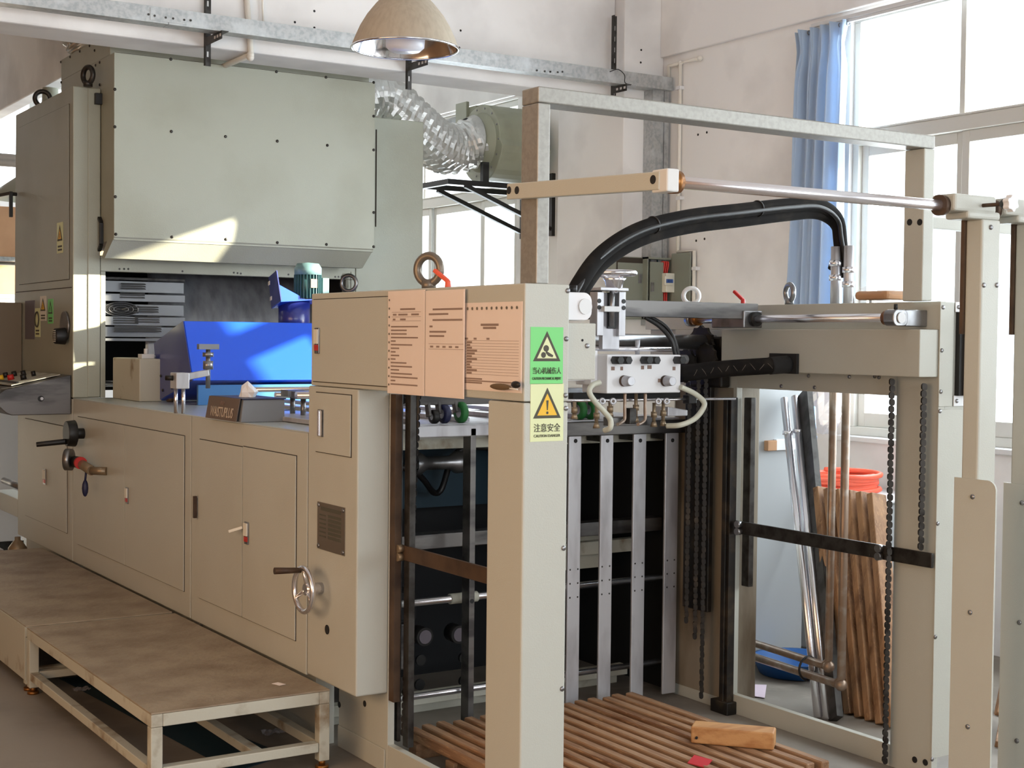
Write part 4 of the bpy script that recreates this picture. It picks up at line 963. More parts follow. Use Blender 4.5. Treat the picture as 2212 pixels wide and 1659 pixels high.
MB().prism(rounded((3.955,3.575,zrr), (1,0,0), (0,0,1), .075, .06, .022), (0,.05,0)).build('rod_end_block', 'steel', rf, .003)
MB().box(3.985, XA, 3.58, 3.62, zrr-.03, zrr+.03).build('rod_bracket', 'steel', rf, .003)
MB().disc((3.955,3.575,zrr), (0,-1,0), .02, .005).build('end_cap', 'alu_white', rf)
MB().cyl((3.955,3.62,zrr), (3.955,3.65,zrr), .026).build('rod_collar', 'bronze', rf)
MB().cyl((3.955,3.60,zrr+.03), (3.955,3.60,zrr+.05), .007).build('set_screw', 'black', rf)
MB().cyl((3.955,4.69,zrr), (3.955,4.73,zrr), .026).build('rod_collar', 'bronze', rf)
MB().cyl((3.955,4.73,zrr), (3.955,4.76,zrr), .03).build('end_cap', 'steel', rf)
eyebolt((4.16, at(1705,650,x=4.16).y, 1.753), rf, .034, .011, 'steel', (.96,-.26,0))
eyebolt((4.16, at(1493,650,x=4.16).y, 1.753), rf, .035, .010, 'alu_white', (.6,.8,0))
lever((4.16, at(1605,652,x=4.16).y, 1.753), rf, (-.1,.8,0), 'red')
for (u, v) in ((1747,812),(1835,814),(1688,834),(1760,837),(1890,813),(1899,815)): inst('screw', SCX, at(u, v, x=XA-.0005), rf)
MB().box(4.06, XA-.002, 4.6, 4.65, .02, 1.36).box(4.05, 4.06, 4.615, 4.64, .02, 1.36).build('guide_rail', 'grease', rf, .002)
MB().box(4.132, 4.16, 4.555, 4.60, .55, 1.36).build('inner_guide', 'steel_dark', rf, .003)
MB().box(4.045, XA, 4.58, 4.69, .0, .055).build('chain_anchor', 'grease', rf, .004)
for (u, v) in ((1976,1641),(1999,1647)): inst('hole', HOLEX, at(u, v, x=XA-.0005), rf)
strap(4.076, at(2012,1200,x=4.076).y, at(1585,1140,x=4.076).y, at(1800,1190,x=4.076).z, at(1800,1160,x=4.076).z, 'black flat steel strap across the far frame opening', (at(1592,1140,x=4.076).y-.02, at(1903,1200,x=4.076).y), 'steel_dark')

# ---------------------------------------------------------------- roller chains
def chain_link_mesh(m, p=.0254):
    k = MB()
    for sx in (-.011, .011): k.prism(rounded((sx,0,0), (0,1,0), (0,0,1), .018, p*1.02, .0088, 3), (.0025*(1 if sx > 0 else -1),0,0))
    k.cyl((-.013,0,-p*.28), (.013,0,-p*.28), .0065, n=8)
    return k.mesh('chain_link', m, V((0,0,0)))
LK = {'black': chain_link_mesh('black'), 'steel_dark': chain_link_mesh('steel_dark'), 'grease': chain_link_mesh('grease')}
def chain(x, y, z0, z1, label, m='black', dx=0, dy=0, p=.0254):
    e = thing('roller_chain', label, 'chain', (x, y, z0)); n = int((z1-z0)/p)
    for i in range(n):
        t = i/n; inst('chain_link', LK[m], (x+dx*t+(.0026 if i % 2 else 0), y+dy*t, z0+p*(i+.5)), e, (0,0,.9))
    return e
c0, c1 = at(889,1000,x=2.5), at(872,1500,x=2.5)
chain(2.5, c1.y, .13, 1.40, 'long black roller chain hanging in the near frame opening', dy=(c0.y-c1.y)*1.3-.03)
c = at(873,855,x=2.53); chain(2.53, c.y, 1.355, 1.41, 'short end of black chain at the top of the near opening')
c = at(1925,900,x=4.06); chain(4.06, c.y, .02, 1.475, 'long dark roller chain in front of the far frame, full height', 'steel_dark')
c = at(1994,900,x=4.06); chain(4.06, c.y, .845, 1.475, 'shorter dark roller chain ending at the black strap', 'steel_dark')
for (u, z0, z1, lb) in ((1487, .36, 1.42, 'greasy chain beside the rightmost stop bar'), (1506, .30, 1.45, 'greasy chain in the middle of the rear chain pair'), (1522, .05, 1.45, 'greasy chain hanging closest to the dirty rear column')):
    c = at(u, 1000, x=4.02); chain(4.02, c.y, z0, z1, lb, 'grease')
ck = at(1507, 1000, x=4.05)
B('chain_guard', 'grease', rf, 4.05, 4.075, at(1532,1000,x=4.05).y, at(1478,1000,x=4.05).y, .42, 1.42, bevel=.004)
cg = thing('chain_sprockets', 'black greasy sprocket cluster and cross shaft behind the suction head', 'sprocket', (4.0, 4.9, 1.45))
c = at(1520,760,x=4.02)
for (dy, dz, r, xx) in ((.02,.03,.085,4.03),(-.06,-.03,.07,3.99),(.05,-.06,.075,3.97)):
    pts = []
    for k in range(36):
        t = 2*math.pi*k/36; rr = r*(1 if k % 3 == 0 else .9); pts.append((xx, c.y+dy+rr*math.cos(t), c.z+dz+rr*math.sin(t)))
    MB().prism(pts, (-.014,0,0)).build('sprocket', 'grease', cg)
zs = at(1400,738,y=c.y).z
MB().cyl((2.5,c.y,zs), (4.08,c.y,zs), .032, n=20).build('cross_shaft', 'steel', cg)
MB().cyl((3.2,c.y+.04,zs-.075), (4.08,c.y+.04,zs-.075), .02, n=16).build('lower_shaft', 'alu_white', cg)
MB().box(4.04, XA-.003, c.y-.09, c.y+.12, 1.40, 1.62).build('bearing_plate', 'grease', cg, .01)

# ---------------------------------------------------------------- sliding cross bar with handwheel unit and suction head
YC = 4.36
cb_ = thing('feeder_cross_bar', 'bare steel cross bar sliding between the two frames', 'cross bar', (3.3, YC, 1.66))
zq1, zq0 = at(1500,652,y=YC).z, at(1500,687,y=YC).z
MB().box(2.52, 3.985, YC, YC+.03, zq0, zq1).build('bar', 'steel_bare', cb_, .002)
bz1, bz0 = at(1600,671,y=YC).z, at(1600,708,y=YC).z
MB().box(3.90, 4.0, YC-.01, YC+.19, bz0, bz1).build('slide_block', 'steel', cb_, .004)
MB().cyl((3.955,YC-.011,zrr), (3.955,YC-.03,zrr), .03, n=20).build('bush', 'black', cb_)
MB().box(2.5, 2.6, YC-.01, YC+.15, bz0, bz1).build('slide_block', 'steel', cb_, .004)
hu = thing('height_adjuster', 'aluminium slide unit topped by a chrome handwheel', 'slide unit', (3.27, YC-.05, 1.5))
Y1 = YC-.05
def pxbox(parent, name, m, u0, v0, u1, v1, y, d, bev=.002):
    a = at(u0, v0, y=y); b = at(u1, v1, y=y); return MB().box(a.x, b.x, y, y+d, b.z, a.z).build(name, m, parent, bev)
pxbox(hu, 'left_rail', 'alu', 1291, 630, 1304, 725, Y1, .05); pxbox(hu, 'right_rail', 'alu', 1338, 630, 1351, 726, Y1, .05)
pxbox(hu, 'top_plate', 'alu', 1298, 620, 1358, 629, Y1-.03, .10); pxbox(hu, 'slide_plate', 'alu', 1303, 632, 1338, 755, Y1+.02, .025)
pxbox(hu, 'slot', 'black', 1314, 632, 1331, 710, Y1+.012, .008); pxbox(hu, 'nut_block', 'alu_white', 1306, 661, 1341, 674, Y1-.02, .035)
pxbox(hu, 'back_housing', 'steel_dark', 1280, 622, 1300, 690, Y1+.05, .06)
sp = at(1322,640,y=Y1-.0)
MB().cyl((sp.x,Y1,at(1322,705,y=Y1).z), (sp.x,Y1,at(1322,615,y=Y1).z), .01).build('spindle', 'steel', hu)
for (u, v) in ((1294,650),(1294,664),(1347,651),(1347,665)): inst('bolt', MB().disc((0,0,0),(0,-1,0),.0085,.003,12).mesh('bolt','black',V((0,0,0))), at(u, v, y=Y1), hu)
hzz = at(1328,590,y=Y1).z; hr = (at(1366,590,y=Y1).x-at(1290,590,y=Y1).x)/2-.006
hw = MB().torus((sp.x+.01,Y1,hzz), (0,0,1), hr, .011, 40, 10)
for k in range(3):
    t = math.radians(30+120*k); hw.cyl((sp.x+.01,Y1,hzz-.02), (sp.x+.01+hr*math.cos(t),Y1+hr*math.sin(t),hzz), .009, n=8)
hw.lathe([(.012,-.075),(.03,-.06),(.036,-.03),(.045,-.02),(.02,-.01),(.001,-.01)], (sp.x+.01,Y1,hzz), (0,0,1), 24)
hw.build('handwheel', 'chrome', hu)
Y2 = 4.26
sh = thing('suction_head', 'white suction head box with black and steel knobs hanging above the pallet', 'suction head', (3.35, Y2, 1.40))
a = at(1312,766,y=Y2); b = at(1470,848,y=Y2)
MB().box(a.x, b.x, Y2, Y2+.16, b.z, a.z).build('housing', 'white_plastic', sh, .004)
MB().box(a.x-.03, a.x+.0, Y2+.06, Y2+.16, b.z+.03, a.z+.015).box(a.x-.2, a.x-.03, Y2+.1, Y2+.14, b.z+.045, b.z+.06).build('side_bracket', 'white_plastic', sh, .003)
for (u, v) in ((1330,778),(1348,778),(1393,778),(1409,778),(1464,778)):
    c = at(u, v, y=Y2-.012); MB().cyl((c.x,Y2,c.z), (c.x,Y2-.045,c.z), .0165, n=6).build('black_knob', 'black', sh, .002)
for (u, v) in ((1352,823),(1441,823)):
    c = at(u, v, y=Y2-.015); MB().cyl((c.x,Y2,c.z), (c.x,Y2-.012,c.z), .021, n=24).build('knob_ring', 'rust_brown', sh); k = MB().cyl((c.x,Y2-.012,c.z), (c.x,Y2-.05,c.z), .021, .017, n=20).build('steel_knob', 'alu', sh, .002)
for (u, v, w_) in ((1324,796,.016),(1343,796,.012),(1388,794,.014),(1403,793,.02),(1456,796,.014),(1368,822,.008),(1424,822,.012)):
    c = at(u, v, y=Y2-.0005); B('printed_mark', 'ink', sh, c.x-w_/2, c.x+w_/2, Y2-.001, Y2, c.z-.007, c.z+.007)
MB().cyl((a.x+.02,Y2+.12,a.z+.02), (b.x+.08,Y2+.12,a.z+.02), .009).build('top_rod', 'chrome', sh)
c = at(1377,757,y=Y2+.12); MB().cyl((c.x,Y2+.12,a.z+.0), (c.x,Y2+.12,a.z+.055), .009).build('top_fitting', 'alu', sh)
for k_, (dx_, rr_) in enumerate(((0, .009), (.03, .008))):
    MB().tube(spline([at(1392,684,y=4.40)+V((dx_,0,0)), at(1425,705,y=4.38)+V((dx_,0,0)), at(1450,735,y=4.35)+V((dx_*.5,0,0)), at(1460,770,y=4.34)+V((dx_*.5,0,0))], 8), rr_, 8).build('supply_cable', 'black', sh)
# mechanism under the head: pipes, suckers, forks
def sucker(u, v0, v1, m='brass', y=Y2+.06):
    p = at(u, v0, y=y); q = at(u, v1, y=y)
    MB().cyl((p.x,y,p.z), (p.x,y,q.z+.012), .007).cyl((p.x,y,q.z), (p.x,y,q.z+.02), .014, .009).cyl((p.x,y,(p.z+q.z)/2-.01), (p.x,y,(p.z+q.z)/2+.012), .012).build('sucker_rod', m, sh)
for u, v0, v1 in ((1241,868,905),(1289,872,925),(1318,868,900),(1413,870,922),(1433,866,920),(1374,850,912)): sucker(u, v0, v1)
for u0 in (1350, 1394):
    p = at(u0,849,y=Y2+.03); MB().tube(spline([p, p+V((0,0,-.06)), at(u0-1,905,y=Y2+.03), at(u0-8,913,y=Y2+.02), at(u0-16,917,y=Y2)], 8), .0065, 10).build('copper_tube', 'copper_pipe', sh)
for u in (1301, 1324, 1422, 1440):
    c = at(u, 867, y=Y2+.02); MB().torus(c, (.3,1,0), .009, .005, 18, 8).build('ring_fitting', 'alu', sh)
MB().cyl(at(1180,866,y=Y2+.09), at(1588,861,y=Y2+.09), .006, n=10).build('long_rod', 'chrome', sh)
c = at(1490,861,y=Y2+.09); MB().box(c.x-.02, c.x+.02, Y2+.07, Y2+.11, c.z-.02, c.z+.015).build('rod_clamp', 'black', sh, .003)
MB().box(at(1238,855,y=Y2+.1).x, at(1470,855,y=Y2+.1).x, Y2+.1, Y2+.13, at(1300,862,y=Y2+.1).z, b.z+.0).build('manifold', 'black_matte', sh, .003)
c0, c1 = at(1436,878,y=Y2+.12), at(1470,898,y=Y2+.12)
MB().prism([(c0.x,Y2+.1,c0.z),(c1.x+.02,Y2+.1,c0.z-.015),(c1.x+.02,Y2+.1,c1.z),(c0.x,Y2+.1,c1.z)], (0,.08,0)).build('air_block', 'alu', sh, .003)
pxbox(sh, 'middle_block', 'steel_dark', 1361, 882, 1375, 916, Y2+.05, .03)
pxbox(sh, 'nozzle_bar', 'steel_bare', 1320, 902, 1412, 918, Y2+.09, .05)
# clear hoses
P2 = Y2-.01
tag(MB().tube(spline([at(1296,826,y=P2), at(1280,832,y=P2), at(1273,846,y=P2), at(1284,866,y=P2), at(1304,888,y=P2), at(1318,906,y=P2), at(1318,924,y=P2), at(1306,930,y=P2+.03)], 10), .0105, 12).build('air_hose', 'hose_clear'), 'short milky air hose curving down left of the suction head', 'hose')
tag(MB().tube(spline([at(1470,836,y=P2), at(1500,850,y=P2), at(1520,868,y=P2), at(1518,884,y=P2), at(1500,905,y=P2), at(1470,918,y=P2), at(1440,920,y=P2+.05)], 10), .0105, 12).build('air_hose', 'hose_clear'), 'milky air hose looping out right of the suction head', 'hose')
# thick wrapped hose to the far rail
hs_ = thing('wrapped_hose', 'thick dark hose wrapped in clear film from suction head to far rail', 'hose', at(1470,805,y=4.34))
w0 = at(1468,808,y=4.36); w1 = at(1650,790,y=3.98+.1); w2 = at(1724,788,x=3.985)
hp_ = spline([w0, at(1560,797,y=4.3), at(1650,791,y=4.2), w2+V((0,.06,0))], 10)
MB().tube(hp_, .033, 16).build('hose', 'rubber', hs_)
ws = MB()
for i in range(3, 24, 2): ws.torus(hp_[i], (hp_[i+1]-hp_[i])+V((0,0,.012 if i % 4 == 1 else -.012)), .0335, .0008, 20, 5)
ws.build('film_wrap', 'plate_metal', hs_)
MB().tube(hp_[-9:], .035, 16).build('hose_end_sleeve', 'black_matte', hs_)
# bundle of overhead hoses
hb_ = thing('overhead_hoses', 'bundle of thick black hoses arching from the head up and over to the far frame', 'hose', at(1240,630,y=4.0))
def arc(off, dz=0, r=.029, m='rubber', name='hose', end=(1820,600)):
    pts = [at(1236,650,y=3.95), at(1252,612,y=3.97), at(1300,548,y=4.05), at(1380,497,y=4.1), at(1480,470,y=4.15), at(1600,455,y=4.2), at(1700,444,y=4.25), at(1765,443,y=4.28), at(1805,470,y=4.3), at(1815,520,y=4.3), at(end[0],end[1],y=4.3)]
    q = spline([p+V(off)+V((0,0,dz*math.sin(math.pi*i/10))) for i, p in enumerate(pts)], 12)
    MB().tube(q, r, 16).build(name, m, hb_); return q
qa = arc((0,0,0)); arc((.034,.03,-.012), -.022, .026, end=(1800,575)); arc((-.02,-.03,-.01), .0, .009, 'black', 'thin_cable', (1838,650))
for i in (40, 64): MB().torus(qa[i], qa[i+1]-qa[i], .0305, .003, 24, 6).build('cable_tie', 'black', hb_)
# steel pipes standing behind the far frame
pp = thing('steam_pipes', 'pair of bent brownish pipes rising beside the far frame', 'pipe', (4.36, 4.3, .1))
x1 = 4.36
pa, pb = at(1800,860,x=x1), at(1828,860,x=x1)
za, zb2 = at(1790,1440,x=x1).z, at(1818,1480,x=x1).z
MB().tube([(x1,pa.y,1.95), (x1,pa.y,za+.03), (x1,pa.y+.03,za), (x1,4.95,za+.02)], .017, 12).build('pipe_run', 'copper_pipe', pp)
MB().tube([(x1,pb.y,1.92), (x1,pb.y,zb2+.03), (x1,pb.y+.03,zb2), (x1,4.97,zb2+.02)], .018, 12).build('pipe_run', 'copper_pipe', pp)
for (y, z) in ((pa.y,za),(pb.y,zb2)): MB().ball((x1,y,z), .026).build('elbow_fitting', 'copper_pipe', pp)
MB().torus((x1,at(1745,1440,x=x1).y,(za+zb2)/2), (0,1,0), .05, .005, 20, 6).build('cable_tie', 'black', pp)
for (y, z) in ((pa.y,1.93),(pa.y,1.87),(pb.y,1.90),(pb.y,1.84)): MB().cyl((x1,y,z-.012), (x1,y,z+.012), .026).build('hose_clamp', 'chrome', pp)
for (y) in (pa.y, pb.y): MB().cyl((x1,y,1.75), (x1,y,2.0), .02).build('hose_tail', 'alu', pp)
MB().box(4.262, 4.40, pb.y-.03, pa.y+.03, 1.70, 1.75).build('pipe_bracket', 'paint', pp, .003)

# ================================================================ gantry tube frame over the feeder
GY0, GY1, GX0, GX1 = 3.55, 3.642, 2.36, 2.404
ga = thing('gantry_frame', 'square tube gantry frame standing on both feeder side frames', 'gantry', (3.2, 3.6, ZT))
gz1 = at(1161,185,y=GY0).z; gz0 = at(1186,223,y=GY0).z
fx0, fx1 = at(1996,400,y=GY0).x, at(2016,400,y=GY0).x+.006
MB().box(GX0, GX1, GY0, GY1, ZT, gz0-.001).build('near_post', 'galv_gantry', ga, .004)
MB().box(GX0, fx1, GY0, GY1, gz0, gz1).build('top_beam', 'galv_gantry', ga, .004)
MB().box(fx0, fx1, GY0, GY1, 1.7535, gz0-.001).build('far_post', 'paint', ga, .004)
for u in (1965, 1987): inst('hole', HOLEX, at(u, 480, x=fx0-.0005), ga)
MB().box(fx1, fx1+.75, 3.56, 3.60, at(2050,496,y=3.56).z, at(2050,471,y=3.56).z).build('outer_arm', 'paint', ga, .003)
arm = thing('swing_arm', 'tan bar swung out from the near gantry post holding a chrome rod', 'arm', (2.35, 3.3, 1.99))
e0, e1 = at(1095,414,x=2.333), at(1424,390,x=2.333)
MB().bar(e0+V((.012,0,0)), e1+V((.012,0,0)), .026, .048).build('bar', 'paint', arm, .003)
for u in (1100, 1117): inst('hole', HOLEX, at(u, 411, x=2.3325), arm)
inst('hole', HOLEX, at(1411,388,x=2.3325), arm)
RY = e1.y+.004; rz = at(1500,397,y=RY).z; rz2 = at(2040,438,y=RY).z
MB().box(2.335, 2.375, RY-.035, RY+.03, rz-.03, rz+.03).build('taped_end', 'tape', arm, .004)
MB().cyl((2.372,RY,rz), (2.40,RY,rz), .032, .03, n=24).build('collar', 'bronze', arm)
rodo = MB().cyl((2.40,RY,rz), (4.05,RY,rz), .0165, n=20).build('chrome_rod', 'chrome', arm)
# side guide posts hanging from the rod
def guide_post(dx, label):
    y = RY-.045
    x0 = at(2118,700,y=y).x+dx; x1 = at(2157,700,y=y).x+dx; bx0_ = at(2063,440,y=y).x+dx
    e = thing('side_guide_post', label, 'guide post', (x0, RY, 0), 'side guide posts on the chrome rod')
    zb0, zb1 = at(2100,468,y=y).z, at(2100,420,y=y).z
    MB().box(bx0_, x1-.02, y, y+.09, zb0+.015, zb1).box(bx0_+.06, x1, y, y+.09, zb0-.005, zb0+.02).build('clamp_block', 'paint', e, .008)
    MB().cyl((bx0_-.02,RY,rz), (bx0_+.002,RY,rz), .032, .03, n=24).build('bush', 'rust_brown', e)
    MB().cyl((x0+.0,y,(zb0+zb1)/2+.003), (x0+.0,y-.07,(zb0+zb1)/2+.002), .006).build('clamp_stud', 'rust_brown', e)
    MB().lathe([(.012,0),(.018,.01),(.02,.02)], (x0,y-.07,(zb0+zb1)/2+.002), (0,-1,0), 16).build('knob_boss', 'black', e)
    kn = []
    for k in range(24):
        t = 2*math.pi*k/24; rr = .026 if (k//2) % 2 else .021; kn.append((x0+rr*math.cos(t), y-.09, (zb0+zb1)/2+.002+rr*math.sin(t)))
    MB().prism(kn, (0,-.022,0)).build('star_knob', 'white_plastic', e, .002)
    yb = at(2088,900,x=x0).y
    yb = y+.062
    MB().box(x0, x1, y, yb, 0.02, zb0-.004).build('post', 'paint', e, .006)
    MB().box(x0-.008, x0+.01, yb, yb+.012, 1.63, zb0-.004).build('rear_flange', 'rust_brown', e)
    pz = at(2105,1035,x=x0-.006).z
    pts = [(x0-.007,y-.075,0.02),(x0-.007,yb+.02,.02),(x0-.007,yb+.02,pz)] + [(x0-.007,y-.075+.03-.03*math.sin(t),pz-.03+.03*math.cos(t)) for t in [math.radians(15*k) for k in range(7)]]
    MB().prism(pts, (.0065,0,0)).build('side_plate', 'paint', e)
    MB().box(x0-.001, x1-.01, y-.008, y-.0005, .02, pz-.03).build('front_plate', 'paint', e)
    for v in (1072, 1322, 1570):
        q = at(2092, v, x=x0-.007); inst('screw', SCX, (x0-.007, y+.01, q.z), e)
    for (u, v) in ((2140,491),(2125,616),(2153,616)): q = at(u, v, y=y); inst('screw', SCY, (q.x+dx, y, q.z), e)
guide_post(0, 'white and tan side guide post hanging from the chrome rod, left of two')
guide_post(.235, 'side guide post at the very right edge of the picture')

# ================================================================ wooden pallet, block and tag
pal = thing('wooden_pallet', 'slatted wooden pallet lying between the feeder frames', 'pallet', (3.1, 4.25, 0))
sm_ = MB().box(-.019, .019, -.58, .58, 0, .042).mesh('slat', 'wood', V((0,0,0)))
n = 17
for i in range(n):
    x = 3.69-.066*i
    o = inst('slat', sm_, (x, 4.225+.012*math.sin(i*2.3), .058), pal, (0, 0, .004*math.sin(i*1.7)))
    bv = o.modifiers.new('bevel', 'BEVEL'); bv.width = .004; bv.segments = 1
for y in (3.72, 4.0, 4.45, 4.73): B('cross_batten', 'wood', pal, 2.60, 3.70, y-.03, y+.03, .0, .0575, bevel=.003)
p0, p1 = at(1492,1606,z=.101), at(1671,1622,z=.101)
d = (p1-p0).normalized(); nrm = V((-d.y,d.x,0))
wbk = thing('wood_block', 'short pale wood block lying on the pallet slats', 'wood block', (p0+p1)/2)
MB().obox((p0+p1)/2+nrm*.045+V((0,0,.033)), d, nrm, (0,0,1), (p1-p0).length, .09, .064).build('block', 'wood_light', wbk, .006)
q = at(1505,1593,z=.125); MB().cyl(q-nrm*.01, q+nrm*.0, .005, n=10).build('nail_hole', 'black_matte', wbk)
q = at(1512,1645,z=.105)
tag(MB().obox(q, (1,.5,.25), (-.5,1,.1), (0,0,1), .06, .07, .003).build('red_tag', 'red_tag'), 'small red plastic tag on the pallet slats', 'tag')

# ================================================================ clutter behind the far frame
gp0 = at(1650,1440,z=0)
gc = thing('grey_cabinet', 'tall plain grey steel cabinet behind the far frame', 'cabinet', (4.95, 5.35, 0))
gx0, gx1, gy = 4.72, 5.12, 5.24
B('body', 'grey_cabinet', gc, gx0, gx1, gy, gy+.5, .0, 1.40, bevel=.006)
q = at(1660,962,y=gy)
B('latch', 'cardboard', gc, q.x-.03, q.x+.03, gy-.03, gy, q.z-.025, q.z+.025, bevel=.003)
B('latch_bar', 'white_plastic', gc, q.x+.03, q.x+.16, gy-.025, gy, q.z-.025, q.z+.03, bevel=.003)
def lean(name, label, cat, bot, top, r, m):
    e = thing(name, label, cat, bot); MB().cyl(bot, top, r, n=16).build('tube', m, e)
    t = V(bot).lerp(V(top), .88); MB().cyl(t-V((0,0,.01)), t+V((0,0,.01)), r*1.35, n=16).build('ring_joint', m, e)
    return e
b1, t1 = at(1768,1553,z=.0), at(1694,862,y=5.19)
b2, t2 = at(1786,1556,z=.0), at(1717,858,y=5.17)
lean('leaning_tube', 'shiny chrome tube leaning on the grey cabinet, left of the pair', 'tube', b1, t1, .019, 'chrome')
lean('leaning_tube', 'shiny chrome tube leaning beside the dark plank, right of the pair', 'tube', b2, t2, .019, 'chrome')
b3, t3 = at(1800,1558,z=.0), at(1736,850,y=5.13)
tag(MB().bar(b3, t3, .12, .03, (1,-.2,0)).build('leaning_plank', 'steel_dark'), 'dark grey plank leaning beside the two chrome tubes', 'plank')
b4, t4 = at(1760,1505,z=.0)+V((.12,.1,0)), at(1757,880,y=5.4)
lean('leaning_tube', 'thin bright blue tube leaning behind the dark plank', 'tube', b4, t4, .012, 'cyan_pipe')
tc_ = at(1722,1465,z=0)+V((.06,.08,0))
tag(MB().lathe([(.001,.004),(.17,.004),(.20,.07),(.21,.08),(.19,.078),(.16,.012),(.001,.012)], tc_, (0,0,1), 36).build('blue_tub', 'blue_tub'), 'round blue plastic tub on the floor behind the far frame', 'tub')
q0, q1, q2, q3 = at(1588,1478,z=.004), at(1656,1480,z=.004), at(1652,1508,z=.004), at(1586,1498,z=.004)
tag(MB().prism([q0,q1,q2,q3], (0,0,.002)).build('pink_paper', 'paper_pink'), 'pale pink sheet of paper lying on the floor by the blue tub', 'paper')
def leaning_pallet(label, bl, br, tl, tr_, n, wd, dp):
    e = thing('leaning_pallet', label, 'pallet', (bl+br)/2)
    ax = (br-bl).normalized()
    for i in range(n):
        t = i/(n-1); b = bl.lerp(br, t); c = tl.lerp(tr_, t)
        MB().bar(b, c, wd, dp, V((0,0,1)).cross(ax)).build('slat', 'wood_up', e, .004)
    for s in (.1, .5, .9):
        a = bl.lerp(tl, s); b = br.lerp(tr_, s); nn = ax.cross((tl-bl)).normalized()
        off = nn*(dp*.5+.02)*(1 if nn.dot(V((.5,.8,0))) > 0 else -1)
        MB().bar(a+off, b+off, .05, .035, nn).build('cross_batten', 'wood_up', e, .003)
    return e
bl_, br_ = at(1772,1556,z=.0)+V((.2,.06,0)), at(1902,1592,z=.0)+V((.16,.06,0))
dirp = V((br_.x-bl_.x, br_.y-bl_.y, 0))
ztp = .93
tl_ = at(1776,1054,z=ztp); tr_ = at(1893,1068,z=ztp)
leaning_pallet('slatted wooden pallet standing upright and leaning behind the far frame', bl_, br_, tl_, tr_, 6, .036, .085)
ax_ = at(2176,1600,z=0)+V((.25,.2,0))
b0 = thing('leaning_boards', 'bundle of wooden boards leaning at the far right edge', 'boards', ax_)
for i, (u0, v0, u1, v1) in enumerate(((2178,1590,2206,1140),(2196,1640,2185,1240),(2186,1560,2222,1210),(2204,1640,2180,1480))):
    p = at(u0, v0, z=0.0) if v0 > 1500 else at(u0, v0, z=.1)
    q = at(u1, v1, y=p.y+.35+.02*i); MB().bar(p+V((.02*i,.05*i,0)), q, .05, .03, (1,-.5,0)).build('board', 'wood_up', b0, .003)
# orange hose coil on a crate by the window wall
oc = at(1808,1045,x=5.55)
crt = thing('low_crate', 'pale storage crate by the window wall under the orange hose', 'crate', (5.6, oc.y, 0))
B('body', 'grey_cabinet', crt, 5.30, 5.95, oc.y-.35, oc.y+.3, 0, oc.z-.07, bevel=.01)
B('lid', 'alu_white', crt, 5.28, 5.97, oc.y-.37, oc.y+.32, oc.z-.069, oc.z-.055, bevel=.003)
coil = MB(); pts = []
for k in range(150):
    t = k/12*math.pi; pts.append((5.58+(.19+.02*math.sin(k*.37))*math.cos(t), oc.y+(.19+.02*math.cos(k*.23))*math.sin(t), oc.z-.04+k/150*.10))
coil.tube(pts, .014, 8); tag(coil.build('hose_coil', 'orange_red'), 'coil of orange-red hose lying on the crate by the window', 'hose')
# clear plastic bag on the window sill
bg_ = at(1782,905,x=5.93); rg = random.Random(11); bag = MB(); vs = []; fs = []
nn_, mm_ = 16, 9
for i in range(mm_+1):
    t = i/mm_; r = .17*math.sin(math.pi*(.12+.80*t))**.7
    for j in range(nn_): a = 2*math.pi*j/nn_; k = r*rg.uniform(.72,1.12); vs.append((5.93+k*.28*math.cos(a), bg_.y+.03+k*math.sin(a), SILL+.004+.36*t))
for i in range(mm_):
    for j in range(nn_): fs.append((i*nn_+j, i*nn_+(j+1) % nn_, (i+1)*nn_+(j+1) % nn_, (i+1)*nn_+j))
tag(bag.add(vs, fs, False).build('plastic_bag', 'plastic_bag'), 'crumpled clear plastic bag on the window sill', 'bag')
# wrapped package on the far frame
q = at(1905,640,x=4.19); rg = random.Random(2)
wp = thing('wrapped_package', 'flat brown package in clear wrap on top of the far frame', 'package', (4.19, q.y, 1.754))
MB().box(4.12, 4.25, q.y-.10, q.y+.10, 1.7535, 1.765).build('flap', 'plastic_film', wp)
MB().box(4.125, 4.245, q.y-.085, q.y+.085, 1.7655, 1.80).build('contents', 'cardboard', wp, .014)
vs = []; fs = []
for i in range(7):
    for j in range(14):
        a = 2*math.pi*j/14; r = .115*math.sin(math.pi*(i+.6)/7.4)*rg.uniform(.9,1.1); vs.append((4.185+r*.6*math.cos(a), q.y+r*math.sin(a)*.95, 1.768+.06*(i/6)))
for i in range(6):
    for j in range(14): fs.append((i*14+j, i*14+(j+1) % 14, (i+1)*14+(j+1) % 14, (i+1)*14+j))
MB().add(vs, fs).build('wrap', 'plastic_film', wp)

